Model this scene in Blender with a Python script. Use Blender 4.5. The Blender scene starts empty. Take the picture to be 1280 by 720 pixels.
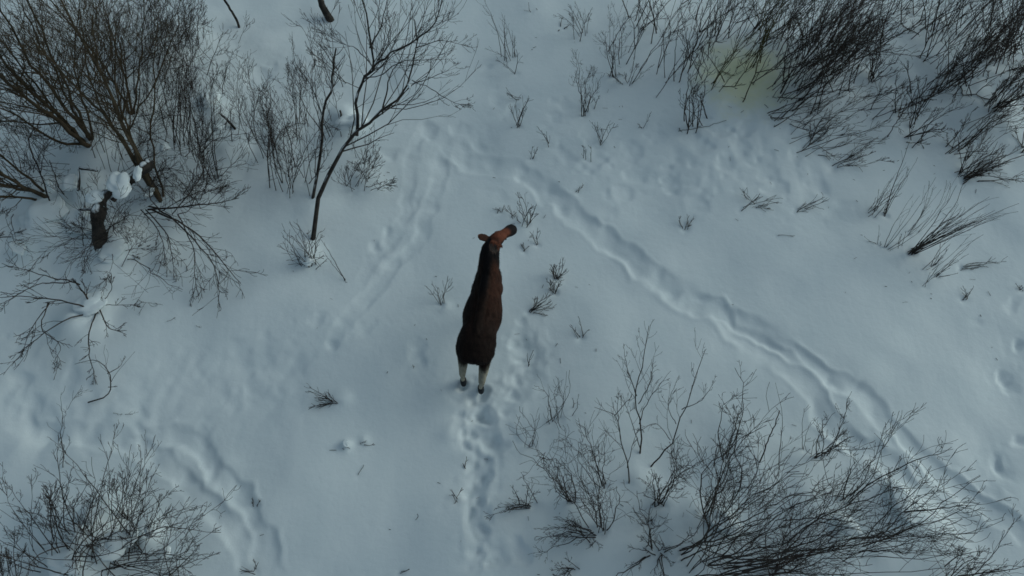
import bpy, bmesh, math, random
import numpy as np
from mathutils import Vector, Matrix

# ------------------------------------------------------------------ camera, sky, sun, exposure
sc = bpy.context.scene
C = sc.collection
TILT = math.radians(27); CAM_H = 12.0; F = 853.33          # a drone 12 m up, looking 63 degrees down
cd = bpy.data.cameras.new("camera"); cd.sensor_width = 36; cd.lens = 36*F/1280; cd.clip_end = 1500
cam = bpy.data.objects.new("camera", cd); C.objects.link(cam)
cam.location = (0, 0, CAM_H); cam.rotation_euler = (TILT, 0, 0); sc.camera = cam

SUN_EL, SUN_AZ = math.radians(24), math.radians(72)        # azimuth from +Y towards +X
w = bpy.data.worlds.new("World"); sc.world = w; w.use_nodes = True
nt = w.node_tree; bg = nt.nodes["Background"]
sky = nt.nodes.new("ShaderNodeTexSky"); sky.sky_type = 'NISHITA'; sky.sun_disc = False
sky.sun_elevation = SUN_EL; sky.sun_rotation = SUN_AZ; sky.air_density = 1.0; sky.dust_density = 2.5; sky.ozone_density = 0.4
hs = nt.nodes.new("ShaderNodeHueSaturation"); hs.inputs["Saturation"].default_value = 0.5      # thin overcast greys the sky
nt.links.new(sky.outputs[0], hs.inputs["Color"]); nt.links.new(hs.outputs[0], bg.inputs[0]); bg.inputs[1].default_value = 0.112
sd = bpy.data.lights.new("sun", 'SUN'); sd.energy = 0.34; sd.angle = math.radians(68); sd.color = (1.0, 0.97, 0.92)
sun = bpy.data.objects.new("sun", sd); C.objects.link(sun)
sdir = Vector((math.sin(SUN_AZ)*math.cos(SUN_EL), math.cos(SUN_AZ)*math.cos(SUN_EL), math.sin(SUN_EL)))
sun.rotation_euler = sdir.to_track_quat('Z', 'Y').to_euler()
sc.view_settings.view_transform = 'Standard'; sc.view_settings.look = 'None'
sc.view_settings.exposure = -0.38; sc.view_settings.gamma = 1
sc.render.engine = 'CYCLES'
sc.cycles.filter_width = 1.6
sc.view_settings.use_white_balance = True; sc.view_settings.white_balance_temperature = 5600; sc.view_settings.white_balance_tint = -7
sc.cycles.max_bounces = 6

# ------------------------------------------------------------------ helpers
def P(px, py, h=0.0):
    """the place at height h seen at a photo pixel (arrays welcome)"""
    px = np.asarray(px, float); py = np.asarray(py, float); h = np.asarray(h, float)
    x = (px-640)/F; y = -(py-360)/F
    dy = y*math.cos(TILT)+math.sin(TILT); dz = y*math.sin(TILT)-math.cos(TILT)
    t = (h-CAM_H)/dz
    return np.stack(np.broadcast_arrays(x*t, dy*t, h), -1)

_rng = np.random.default_rng(7)
_lat = _rng.random((256, 256))
def vnoise(x, y, s, seed=0):
    x = np.asarray(x, float)/s+seed*17.37; y = np.asarray(y, float)/s+seed*5.91
    xi = np.floor(x).astype(int); yi = np.floor(y).astype(int); fx = x-xi; fy = y-yi
    fx = fx*fx*fx*(fx*(fx*6-15)+10); fy = fy*fy*fy*(fy*(fy*6-15)+10)
    g = lambda a, b: _lat[a & 255, b & 255]
    return ((g(xi, yi)*(1-fx)+g(xi+1, yi)*fx)*(1-fy)+(g(xi, yi+1)*(1-fx)+g(xi+1, yi+1)*fx)*fy)*2-1

def catmull(pts, n):
    p = np.asarray(pts, float)
    if len(p) == 2:
        t = np.linspace(0, 1, n)[:, None]; return p[0]*(1-t)+p[1]*t
    p = np.vstack([2*p[0]-p[1], p, 2*p[-1]-p[-2]])
    seg = len(p)-3; u = np.linspace(0, seg-1e-6, n); i = u.astype(int); f = (u-i)[:, None]
    a, b, c, d = p[i], p[i+1], p[i+2], p[i+3]
    return 0.5*((2*b)+(-a+c)*f+(2*a-5*b+4*c-d)*f*f+(-a+3*b-3*c+d)*f**3)

# ------------------------------------------------------------------ the snow surface: trails, hoof holes and mounds
def G(pts): return P([p[0] for p in pts], [p[1] for p in pts])[:, :2]
TRAILS = [  # photo points, depth, half width, wobble, rim, roughness, step of the hoof holes
    ([(500,145),(560,180),(610,203),(655,222),(685,240),(725,268),(760,298),(795,322),(830,347),(870,377),(905,403),(935,427),(975,458),(1005,492),(1040,530),(1080,568),(1130,606),(1180,642),(1240,690)], .12, .21, .12, .50, .4, .62),
    ([(880,385),(925,408),(960,428),(1010,456),(1060,490),(1110,531),(1160,576),(1220,625),(1290,680)], .13, .17, .10, .50, .4, .70),
    ([(540,150),(515,190),(508,240),(496,282),(468,325),(445,362)], .045, .13, .07, .3, .4, .6),
    ([(560,175),(545,225),(521,290),(490,328),(459,367),(428,415),(405,445)], .055, .14, .08, .3, .4, .66),
    ([(-20,512),(50,500),(130,508),(200,492),(280,472),(340,468),(400,440)], .06, .42, .25, .2, 1.0, .5),
    ([(150,540),(210,545),(249,560),(272,584),(292,605),(315,634),(326,668),(334,730)], .16, .19, .07, .35, .5, .6),
    ([(0,520),(70,538),(140,555),(202,572),(233,603),(249,627),(280,652),(300,678),(311,730)], .11, .18, .07, .35, .6, .6),
    ([(600,492),(603,530),(598,565),(593,600),(598,640),(600,680),(598,730)], .12, .17, .18, .35, 1.7, .42),
    ([(632,396),(650,420),(655,455),(645,490),(622,520)], .07, .20, .14, .4, 1.8, .35),
    ([(560,500),(585,505),(620,505),(640,500)], .05, .26, .1, .2, 1.8, .4),
    ([(590,235),(620,238),(650,256)], .03, .12, .05, .3, .6, .5),
]
HOLES = [(617,553,.19,.20),(592,540,.08,.12),(608,572,.08,.10),(590,583,.08,.12),(604,600,.09,.12),(590,642,.08,.12),(606,662,.08,.12),(594,690,.09,.12),(612,706,.09,.12),(585,560,.07,.08),(600,628,.08,.12),(640,425,.08,.06),(652,448,.09,.08),(646,470,.08,.05),(638,495,.09,.08),(628,515,.08,.06),(650,400,.07,.05),(745,200,.22,.08),(800,215,.22,.07),(870,178,.25,.08),(925,185,.22,.08),(972,235,.22,.07),(1025,228,.20,.06),(840,225,.2,.07),(905,165,.2,.08),(690,150,.15,.05),(780,240,.2,.05),(1000,190,.2,.06),(875,250,.18,.05),(1050,260,.2,.04),(640,135,.15,.05),(545,200,.15,.04),(520,255,.14,.05),(455,410,.14,.04),(370,455,.18,.05),(290,500,.16,.04),(588,612,.13,.12),(609,640,.12,.10),(624,690,.16,.12),(650,688,.14,.10),(602,516,.12,.10),(575,518,.10,.05),
    (578.5,480,.085,.26),(601,490,.085,.26),(589,497,.09,.10),(602,520,.10,.14),(581,540,.09,.10),(640,548,.10,.04),
    (1270,378,.14,.05),(1257,470,.11,.09),(1266,482,.12,.05),(1250,580,.09,.09),(1258,592,.1,.05),(1279,430,.10,.10),(1279,550,.10,.09),(1240,612,.12,.04),(1222,400,.1,.02),
    (467,303,.11,.06),(485,286,.09,.06),(396,401,.11,.05),(490,326,.13,.06),(414,432,.10,.05),(520,440,.16,.05),(522,455,.12,.04),
    (740,172,.22,.06),(790,188,.20,.05),(848,196,.24,.05),(902,203,.26,.06),(960,214,.24,.05),(820,168,.18,.04),(700,190,.16,.04),
    (760,263,.15,.03),(700,130,.16,.04),(930,160,.2,.06),(985,170,.2,.05),(1040,205,.16,.06),(1010,235,.22,.04),(880,235,.2,.03),
    (535,160,.18,.06),(572,158,.2,.05),(600,180,.15,.05),(486,190,.16,.05),(620,120,.14,.03),(610,82,.10,.05),
    (60,540,.15,.04),(20,470,.2,.06),(90,470,.16,.05),(330,440,.22,.04),(40,505,.14,.05),(252,540,.16,.05),(322,90,.3,.08),(300,210,.3,.05),
    (235,600,.1,.05),(448,545,.09,.02),(70,330,.3,.08),(30,430,.3,.07),(105,552,.14,.04),(170,515,.16,.04),(150,620,.2,.05),(405,75,.25,.06)]
MOUNDS = [(62,290,.55,.30),(112,232,.40,.30),(150,300,.45,.28),(50,240,.40,.20),(135,345,.6,.22),(95,405,.40,.22),(118,180,.6,.25),(215,250,.7,.15),
    (120,660,.55,.28),(185,668,.25,.20),(90,700,.5,.25),(60,640,.4,.12),(865,640,.5,.14),(930,600,.6,.12),(1130,640,.6,.18),(1010,640,.7,.12),(1190,560,.4,.05),
    (433,150,.35,.22),(385,320,.28,.12),(395,250,.5,.10),(270,140,.3,.12),(285,190,.35,.12),(200,60,1.0,.2),(1000,90,1.2,.18),(1190,90,1.4,.15),(1230,150,.8,.12),
    (428,497,.18,.06),(418,500,.1,.05),(433,556,.10,.09),(452,550,.12,.05),(800,600,.3,.08),(715,640,.3,.05),(555,380,.12,.04),(275,590,.3,.05),
    (560,540,.2,.04),(655,278,.2,.04),(690,350,.2,.03),(895,120,.4,.1),(1275,640,.4,.06),(20,560,.4,.06),(345,170,.4,.10),(455,225,.4,.08)]

def height(X, Y):
    X = np.asarray(X, float); Y = np.asarray(Y, float)
    Z = .13*vnoise(X, Y, 3.6, 1)+.045*vnoise(X, Y, 1.3, 2)+.012*vnoise(X, Y, .6, 3)+.0015*vnoise(X, Y, .18, 4)
    far = np.clip((np.hypot(X, Y-7)-22)/60, 0, 1); Z = Z+far*1.6*vnoise(X, Y, 34, 9)
    wx = X+.05*vnoise(X, Y, .33, 5)+.02*vnoise(X, Y, .13, 15); wy = Y+.05*vnoise(X, Y, .33, 6)+.02*vnoise(X, Y, .13, 16)
    for k, (pts, A, W, wob, rim, rough, step) in enumerate(TRAILS):
        A *= .39; wob *= 1.3
        g = catmull(G(pts), len(pts)*4)
        m = (X > g[:, 0].min()-1.3) & (X < g[:, 0].max()+1.3) & (Y > g[:, 1].min()-1.3) & (Y < g[:, 1].max()+1.3)
        if not m.any(): continue
        x, y = wx[m], wy[m]; best = np.full(x.shape, 9.0); sgn = np.zeros(x.shape); arc = np.zeros(x.shape); acc = 0
        for a, b in zip(g[:-1], g[1:]):
            d = b-a; L = np.hypot(*d); u = np.clip(((x-a[0])*d[0]+(y-a[1])*d[1])/L**2, 0, 1)
            ex, ey = x-a[0]-u*d[0], y-a[1]-u*d[1]; r = np.hypot(ex, ey); s = r < best
            best[s] = r[s]; sgn[s] = np.sign(d[0]*ey-d[1]*ex)[s]; arc[s] = (acc+u*L)[s]; acc += L
        lat0 = best; lat = best*sgn+wob*vnoise(arc, arc*0+k*3.3, step*.9, 20+k)*.8+.035*vnoise(arc, lat0*0+k, .21, 25+k)
        ws = W*(1+.34*vnoise(arc, sgn*9+k, step*.85, 40+k)+.16*vnoise(arc, sgn*9+k, step*.33, 45+k))
        t = np.abs(lat)/ws
        fade = np.clip(arc/(3.2 if k == 0 else .6), 0, 1)*np.clip((acc-arc)/.6, 0, 1)
        dep = A*(.75+.4*vnoise(arc, lat, step*.6, 60+k))
        soft = .5+.5*vnoise(arc, arc*0+k, 1.6, 110+k)
        z = -dep/(1+t**(3+3.5*soft))+A*rim*np.exp(-((t-1.32)/.24)**2)*(.55+.6*vnoise(arc, sgn*5, .5, 80+k))
        env = np.exp(-(t/1.8)**2)
        z += rough*.016*env*(vnoise(x, y, .34, 90+k)+.45*vnoise(x, y, .15, 95+k))
        if rough > 1: z += .030*env*(np.clip(1-2.6*np.abs(vnoise(x, y, .42, 97+k)), 0, 1)**2+.6*np.clip(1-2.6*np.abs(vnoise(x, y, .24, 99+k)), 0, 1)**2)-.045*env*np.clip(vnoise(x, y, .30, 101+k), 0, 1)
        # hoof prints, left and right in turn, blurred by fresh snow
        ph = arc/step+.55*vnoise(arc, arc*0+k, step*2.3, 120+k); fr = ph-np.floor(ph)-.5; side = np.where(np.floor(ph).astype(int) % 2 == 0, 1, -1)*W*.35
        rr = np.hypot(fr*step, lat-side); z -= A*(.45+.5*vnoise(arc, arc*0, step*1.7, 130+k))*np.exp(-(rr/.14)**2)
        Z[m] += z*fade
    for px, py, r, d in HOLES:
        c = P(px, py); ang_ = px*1.7; ux, uy = (wx-c[0])*math.cos(ang_)+(wy-c[1])*math.sin(ang_), -(wx-c[0])*math.sin(ang_)+(wy-c[1])*math.cos(ang_)
        q = np.hypot(ux*(.75+.4*((px*7) % 5)/5), uy*1.15)/r*(1+.35*vnoise(X, Y, .16, 77))
        s = q < 3.2; qs = q[s]; Z[s] += -.62*d/(1+qs**2.6)+d*.10*np.exp(-((qs-1.5)/.45)**2)
    for px, py, r, h in MOUNDS:
        c = P(px, py); q = np.hypot(X-c[0], Y-c[1])/r*(1+.25*vnoise(X, Y, .5, 70)); s = q < 3
        Z[s] += h*np.exp(-q[s]**2*1.1)*(1+.08*vnoise(X[s], Y[s], .3, 71))
    return Z

# ------------------------------------------------------------------ materials
def mat(name): m = bpy.data.materials.new(name); m.use_nodes = True; return m, m.node_tree, m.node_tree.nodes["Principled BSDF"]
def N(nt, t, **k):
    n = nt.nodes.new(t)
    for a, b in k.items(): setattr(n, a, b)
    return n
def snow_material(name, yellow_tint=False):
    m, nt, b = mat(name); L = nt.links.new
    tc = N(nt, "ShaderNodeTexCoord")
    n1 = N(nt, "ShaderNodeTexNoise"); n1.inputs["Scale"].default_value = 1.1; n1.inputs["Detail"].default_value = 5
    L(tc.outputs["Object"], n1.inputs["Vector"])
    cr = N(nt, "ShaderNodeValToRGB"); cr.color_ramp.elements[0].position = .3; cr.color_ramp.elements[1].position = .7
    cr.color_ramp.elements[0].color = (.755, .805, .82, 1); cr.color_ramp.elements[1].color = (.80, .84, .85, 1)
    L(n1.outputs[0], cr.inputs[0])
    col = cr.outputs[0]
    if yellow_tint:   # yellow-green tone in the snow around the olive shrub, fading outwards
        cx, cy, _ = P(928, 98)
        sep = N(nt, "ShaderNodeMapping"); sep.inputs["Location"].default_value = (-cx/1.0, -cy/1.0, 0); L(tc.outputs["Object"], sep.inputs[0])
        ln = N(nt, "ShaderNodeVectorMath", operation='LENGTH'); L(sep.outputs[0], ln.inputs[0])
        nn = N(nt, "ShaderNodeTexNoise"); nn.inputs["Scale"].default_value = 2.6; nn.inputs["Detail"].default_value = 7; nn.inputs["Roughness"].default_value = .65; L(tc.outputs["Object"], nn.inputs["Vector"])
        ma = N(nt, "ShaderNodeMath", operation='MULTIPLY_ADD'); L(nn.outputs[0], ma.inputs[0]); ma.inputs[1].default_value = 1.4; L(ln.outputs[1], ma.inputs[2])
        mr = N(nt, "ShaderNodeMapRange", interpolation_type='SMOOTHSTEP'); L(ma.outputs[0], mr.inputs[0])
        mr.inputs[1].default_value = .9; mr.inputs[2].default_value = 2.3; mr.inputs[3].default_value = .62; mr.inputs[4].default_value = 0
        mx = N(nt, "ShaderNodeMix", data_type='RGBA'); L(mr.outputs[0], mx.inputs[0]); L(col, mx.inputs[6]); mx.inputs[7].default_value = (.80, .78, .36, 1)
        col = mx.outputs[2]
    L(col, b.inputs["Base Color"])
    b.inputs["Roughness"].default_value = .75; b.inputs["Specular IOR Level"].default_value = .25
    n2 = N(nt, "ShaderNodeTexNoise"); n2.inputs["Scale"].default_value = 9; n2.inputs["Detail"].default_value = 6; n2.inputs["Roughness"].default_value = .55
    L(tc.outputs["Object"], n2.inputs["Vector"])
    n3 = N(nt, "ShaderNodeTexNoise"); n3.inputs["Scale"].default_value = 60; n3.inputs["Detail"].default_value = 2; L(tc.outputs["Object"], n3.inputs["Vector"])
    ad = N(nt, "ShaderNodeMath", operation='MULTIPLY_ADD'); L(n3.outputs[0], ad.inputs[0]); ad.inputs[1].default_value = .12; L(n2.outputs[0], ad.inputs[2])
    bu = N(nt, "ShaderNodeBump"); bu.inputs["Strength"].default_value = .32; bu.inputs["Distance"].default_value = .022
    L(ad.outputs[0], bu.inputs["Height"]); L(bu.outputs[0], b.inputs["Normal"])
    return m
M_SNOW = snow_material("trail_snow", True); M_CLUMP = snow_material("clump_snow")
def bark(name, c0, c1, snow=0.0):
    m, nt, b = mat(name); L = nt.links.new; tc = N(nt, "ShaderNodeTexCoord")
    n = N(nt, "ShaderNodeTexNoise"); n.inputs["Scale"].default_value = 7; n.inputs["Detail"].default_value = 4; L(tc.outputs["Object"], n.inputs["Vector"])
    cr = N(nt, "ShaderNodeValToRGB"); cr.color_ramp.elements[0].position = .35; cr.color_ramp.elements[1].position = .65
    cr.color_ramp.elements[0].color = (*c0, 1); cr.color_ramp.elements[1].color = (*c1, 1); L(n.outputs[0], cr.inputs[0]); col = cr.outputs[0]
    if snow:  # snow caught on the upper side of thick wood
        ge = N(nt, "ShaderNodeNewGeometry"); sp = N(nt, "ShaderNodeSeparateXYZ"); L(ge.outputs["Normal"], sp.inputs[0])
        n2 = N(nt, "ShaderNodeTexNoise"); n2.inputs["Scale"].default_value = 3.2; n2.inputs["Detail"].default_value = 3; L(tc.outputs["Object"], n2.inputs["Vector"])
        ad = N(nt, "ShaderNodeMath", operation='ADD'); L(sp.outputs[2], ad.inputs[0]); L(n2.outputs[0], ad.inputs[1])
        mr = N(nt, "ShaderNodeMapRange"); L(ad.outputs[0], mr.inputs[0]); mr.inputs[1].default_value = 1.5-snow; mr.inputs[2].default_value = 1.62-snow
        mx = N(nt, "ShaderNodeMix", data_type='RGBA'); L(mr.outputs[0], mx.inputs[0]); L(col, mx.inputs[6]); mx.inputs[7].default_value = (.74, .77, .79, 1); col = mx.outputs[2]
    L(col, b.inputs["Base Color"]); b.inputs["Roughness"].default_value = .85; b.inputs["Specular IOR Level"].default_value = .2
    return m
BARK = {
    'dark': bark("dark_twig_bark", (.029, .026, .024), (.066, .053, .044)),
    'brown': bark("willow_bark", (.046, .037, .023), (.090, .067, .042)),
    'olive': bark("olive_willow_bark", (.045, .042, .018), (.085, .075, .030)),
    'grey': bark("grey_stem_bark", (.055, .056, .055), (.10, .095, .088)),
    'trunk': bark("snowy_trunk_bark", (.020, .018, .017), (.055, .047, .040), .12),
    'red': bark("reddish_twig_bark", (.035, .024, .022), (.060, .040, .034)),
}

# ------------------------------------------------------------------ objects
def tag(o, label=None, cat=None, group=None, kind=None):
    for k, v in (('label', label), ('category', cat), ('group', group), ('kind', kind)):
        if v: o[k] = v
    return o
def empty(name, loc, label, cat, group=None):
    o = bpy.data.objects.new(name, None); o.location = loc; o.empty_display_size = .1; C.objects.link(o); return tag(o, label, cat, group)
def mesh_obj(name, v, f, material, parent=None, loc=None, smooth=True):
    me = bpy.data.meshes.new(name); v = np.asarray(v, float)
    o = bpy.data.objects.new(name, me); C.objects.link(o)
    org = np.array(parent.location if parent else (loc if loc is not None else (0, 0, 0)), float)
    if parent and parent.parent: org = org+np.array(parent.parent.location)
    v = v-org
    f = np.asarray(f, int); k = f.shape[1]
    me.vertices.add(len(v)); me.vertices.foreach_set("co", v.ravel())
    me.loops.add(f.size); me.loops.foreach_set("vertex_index", f.ravel())
    me.polygons.add(len(f)); me.polygons.foreach_set("loop_start", np.arange(0, f.size, k)); me.polygons.foreach_set("loop_total", np.full(len(f), k))
    me.polygons.foreach_set("use_smooth", np.full(len(f), smooth)); me.update(); me.validate(); me.materials.append(material)
    if parent: o.parent = parent
    else: o.location = org
    return o
def tubes(paths, radii, sides=3):
    """paths (n,k,3), radii (n,k) -> verts, quads; ends pinch shut"""
    p = np.asarray(paths, float); r = np.array(radii, float); n, k, _ = p.shape
    t = np.gradient(p, axis=1); t /= np.linalg.norm(t, axis=2, keepdims=True)+1e-9
    ref = np.where(np.abs(t[:, :1, 2:3]) > .8, np.array([[[1., 0, 0]]]), np.array([[[0, 0, 1.]]]))
    u = np.cross(t, ref); u /= np.linalg.norm(u, axis=2, keepdims=True)+1e-9; v = np.cross(t, u)
    a = np.arange(sides)*2*math.pi/sides
    ring = p[:, :, None]+r[:, :, None, None]*(u[:, :, None]*np.cos(a)[None, None, :, None]+v[:, :, None]*np.sin(a)[None, None, :, None])
    V = ring.reshape(-1, 3); base = (np.arange(n)*k*sides)[:, None, None]; i = np.arange(k-1)[None, :, None]*sides; j = np.arange(sides)[None, None, :]; j2 = (j+1) % sides
    Fq = np.stack([base+i+j, base+i+j2, base+i+sides+j2, base+i+sides+j], -1).reshape(-1, 4)
    return V, Fq
def join(parts):
    V, Fq, o = [], [], 0
    for v, f in parts:
        V.append(v); Fq.append(f+o); o += len(v)
    return np.vstack(V), np.vstack(Fq)

# ------------------------------------------------------------------ the ground, one sheet
def axis(lo, hi, step, far):
    a = np.arange(lo, hi+1e-6, step); s = step; out = []; x = hi
    while x < far: s *= 1.35; x += s; out.append(x)
    y = lo; s = step; o2 = []
    while y > -far: s *= 1.35; y -= s; o2.append(y)
    return np.concatenate([np.array(o2)[::-1], a, np.array(out)])
ax, ay = axis(-13.6, 13.6, .04, 500), axis(.4, 15.2, .036, 500)
GX, GY = np.meshgrid(ax, ay); GZ = height(GX.ravel(), GY.ravel())
nx, ny = len(ax), len(ay); ii = (np.arange(ny-1)[:, None]*nx+np.arange(nx-1)[None]).ravel()
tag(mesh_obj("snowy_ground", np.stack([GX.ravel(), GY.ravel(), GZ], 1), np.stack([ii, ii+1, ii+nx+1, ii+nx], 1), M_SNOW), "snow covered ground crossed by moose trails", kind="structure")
# quick look-ups in the finished ground
_ix0, _iy0 = int(np.searchsorted(ax, -13.6+1e-4)), int(np.searchsorted(ay, .4+1e-4)); _Z2 = GZ.reshape(ny, nx)
def zmap(x, y):
    u = np.interp(x, ax, np.arange(nx)); v = np.interp(y, ay, np.arange(ny)); i = np.minimum(u.astype(int), nx-2); j = np.minimum(v.astype(int), ny-2); f, g = u-i, v-j
    return (_Z2[j, i]*(1-f)+_Z2[j, i+1]*f)*(1-g)+(_Z2[j+1, i]*(1-f)+_Z2[j+1, i+1]*f)*g
def gz(x, y): return float(zmap(np.array([x]), np.array([y]))[0])

def unit(a): return a/(np.linalg.norm(a, axis=-1, keepdims=True)+1e-9)
def spawn(rng, par, rad, m, frac, ang=(22, 48), t0=.3, K=6, up=.25, rk=.6, rmin=.0022, kink=.05):
    """side twigs: par (n,K,3), rad (n,K) -> children"""
    n, k, _ = par.shape
    L = np.linalg.norm(np.diff(par, axis=1), axis=2).sum(1)
    t = t0+(.97-t0)*rng.random((n, m)); u = t*(k-1); i = np.minimum(u.astype(int), k-2); f = (u-i)[..., None]
    r_ = np.arange(n)[:, None]
    s = par[r_, i]*(1-f)+par[r_, i+1]*f; tan = unit(par[r_, i+1]-par[r_, i])
    rb = rad[r_, i]*(1-f[..., 0])+rad[r_, i+1]*f[..., 0]
    rnd = unit(rng.normal(size=tan.shape)); side = unit(np.cross(tan, rnd))
    an = np.radians(ang[0]+(ang[1]-ang[0])*rng.random((n, m)))[..., None]
    d = tan*np.cos(an)+side*np.sin(an)
    ln = (L[:, None]*frac*(1.15-.75*t)*(.55+.8*rng.random((n, m))))[..., None, None]
    q = np.linspace(0, 1, K)[None, None, :, None]
    bend = unit(tan*.7+np.array([0, 0, up*1.6])+rng.normal(size=tan.shape)*.38)
    path = s[:, :, None]+ln*(d[:, :, None]*q+(bend[:, :, None]-d[:, :, None])*q*q*.42)
    kn = rng.normal(size=path.shape)*(kink+.02)*ln/(K-1)*1.9; kn[:, :, 0] = 0; path = path+np.cumsum(kn, axis=2)*.6
    r0 = np.maximum(rb*rk, rmin)
    rr = np.maximum(r0[..., None]*(1-.72*np.linspace(0, 1, K)), rmin*.8)
    return path.reshape(n*m, K, 3), rr.reshape(n*m, K)
def lift(par, clear=.015):
    """keep twigs above the snow"""
    z = zmap(par[..., 0], par[..., 1])
    par = par.copy(); par[..., 2] = np.maximum(par[..., 2], z+clear); return par

def auto_h(b, tpx, tpy, k=.85, cap=4.6):
    hs = np.linspace(.02, cap, 70); q = P(tpx, tpy, hs); d = np.hypot(q[:, 0]-b[0], q[:, 1]-b[1])
    h = hs[int(np.argmin(d))]*k; g = P(tpx, tpy, h); return max(h, .16*math.hypot(g[0]-b[0], g[1]-b[1])+.04)

SEED = [100]; WELLS = []
def plant(name, label, cat, base, tips=(), n=5, bs=6, ts=10, r=.009, tw=6, lv=2, frac=.32, m='dark', paths=(), hk=.85, sub=True, arch=.25, group=None, kink=.05, ang=(24, 58), part='stem', rmin=.0027, tws=None, t0=.3, crown='twig_spray'):
    """a bare shrub or tree: each main stem a part, its fine twigs a sub-part of that stem"""
    SEED[0] += 1; rng = np.random.default_rng(SEED[0])
    b0 = P(*base); b0[2] = gz(b0[0], b0[1]); root = empty(name, tuple(b0), label, cat, group)
    K = 14; S, R, X = [], [], []
    for pth, r0, *h_ in paths:
        q = P([a[0] for a in pth], [a[1] for a in pth], [a[2] for a in pth])
        if pth[0][2] <= .01: q[0, 2] = gz(q[0, 0], q[0, 1])-.06
        q = catmull(q, K); L = np.linalg.norm(q[-1]-q[0]); q[1:] += (np.cumsum(rng.normal(size=(K-1, 3)), 0)*L*.006)+rng.normal(size=(K-1, 3))*L*.004
        S.append(q); R.append(r0*(1-np.linspace(0, 1, K)*(h_[0] if h_ else .72))); X.append(1)
    for i in range(n if tips else 0):
        tp = tips[i % len(tips)]; bx, by = base[0]+rng.normal()*bs, base[1]+rng.normal()*bs*.6
        a = P(bx, by); a[2] = gz(a[0], a[1])-.09
        tx, ty = tp[0]+rng.normal()*ts, tp[1]+rng.normal()*ts
        sh = .62+.42*rng.random(); tx, ty = bx+(tx-bx)*sh, by+(ty-by)*sh
        h = (tp[2]*sh if len(tp) > 2 else auto_h(a, tx, ty, hk))+a[2]+.05
        e = P(tx, ty, h); L = np.linalg.norm(e-a); q = np.linspace(0, 1, K)[:, None]
        mid = (a+e)/2+np.array([0, 0, arch*L*rng.uniform(.3, 1)])+rng.normal(size=3)*L*.08
        pth = a*(1-q)**2+2*mid*q*(1-q)+e*q*q
        wob = rng.normal(size=(K, 3))*L*(kink+.015)*.26; wob[0] = 0; pth = pth+np.cumsum(wob, 0)*np.linspace(.2, 1, K)[:, None]*.7
        WELLS.append((a[0], a[1])); S.append(pth); r0 = r*(.6+.6*rng.random()); R.append(np.maximum(r0*(1-.75*np.linspace(0, 1, K)), rmin)); X.append(0)
    for i, (s, rr) in enumerate(zip(S, R)):
        big = rr[0] > .02
        s[2:] = lift(s[2:])
        st = mesh_obj(part if (part != 'trunk' or big) else 'limb', *tubes(s[None], rr[None], 7 if big else 4), BARK[m], root)
        if not tw: continue
        L_ = []; cnt = tws[i] if tws and i < len(tws) else tw
        if not cnt: continue
        p1, r1 = spawn(rng, s[None], rr[None]*.8, cnt, frac*1.35, ang, t0=t0, rmin=rmin, kink=kink); p1 = lift(p1); L_.append(tubes(p1, r1))
        if lv > 1: p2, r2 = spawn(rng, p1, r1, 3, .52, (22, 58), t0=.15, rmin=rmin, kink=kink, K=5); p2 = lift(p2); L_.append(tubes(p2, r2))
        if lv > 2: p3, r3 = spawn(rng, p2, r2, 2, .6, (22, 60), t0=.2, rmin=rmin*.9, kink=kink, K=4); L_.append(tubes(lift(p3), r3))
        fine = BARK['dark' if m == 'trunk' else m]
        if sub and len(p1) > 4: mesh_obj(crown, *join(L_), fine, st)
        else:
            v, f = join([tubes(s[None], rr[None], 4)]+L_); bpy.data.objects.remove(st); mesh_obj(part, v, f, fine, root)
    return root


# ------------------------------------------------------------------ trees and shrubs (base and tips given at photo points, placed on the ground)
WG = None
# --- the willow thicket
plant("willow_tree", "large multi-trunk willow whose many trunks lean out from one dark dug-out base", "tree", (118,188), part='trunk', m='brown', crown='crown', tw=20, lv=3, frac=.40, rmin=.0042, ang=(22,62),
  paths=[([(121,192,0),(85,162,.7),(45,128,1.5),(10,100,2.3),(-40,60,3.2)], .055), ([(116,188,0),(80,150,.8),(40,108,1.7),(10,70,2.6),(-20,25,3.5)], .045), ([(122,186,0),(95,150,.8),(62,105,1.8),(35,60,2.8),(5,0,4.0)], .045),
         ([(120,185,0),(100,140,.9),(78,90,1.9),(60,40,2.9),(45,-20,3.9)], .035), ([(118,190,0),(75,178,.6),(30,150,1.4),(-20,125,2.2)], .035), ([(124,186,0),(112,150,.7),(100,105,1.5),(92,60,2.3),(95,0,3.3)], .028),
         ([(116,186,0),(70,140,1.0),(25,85,2.2),(-10,40,3.2)], .030), ([(118,184,0),(88,125,1.2),(55,60,2.5),(30,0,3.8)], .030)])
plant("willow_tree", "brown willow with long trunks crossing diagonally beside the snow capped broken trunk", "tree", (205,258), part='trunk', m='brown', crown='crown', tw=20, lv=3, frac=.40, rmin=.0042, ang=(22,62),
  paths=[([(204,256,0),(178,215,.7),(152,165,1.4),(128,120,2.2),(100,70,3.0),(60,5,4.0)], .050), ([(200,252,0),(180,205,.8),(155,150,1.7),(140,90,2.6),(125,20,3.6)], .034), ([(198,250,0),(165,190,1.0),(125,140,1.9),(85,95,2.8),(40,40,3.8)], .036),
         ([(203,250,0),(170,180,1.1),(148,110,2.1),(150,30,3.2)], .028), ([(206,252,0),(190,180,.9),(190,100,1.9),(200,20,3.0)], .024), ([(200,250,0),(150,180,1.2),(110,100,2.4),(90,10,3.8)], .03)])
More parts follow.
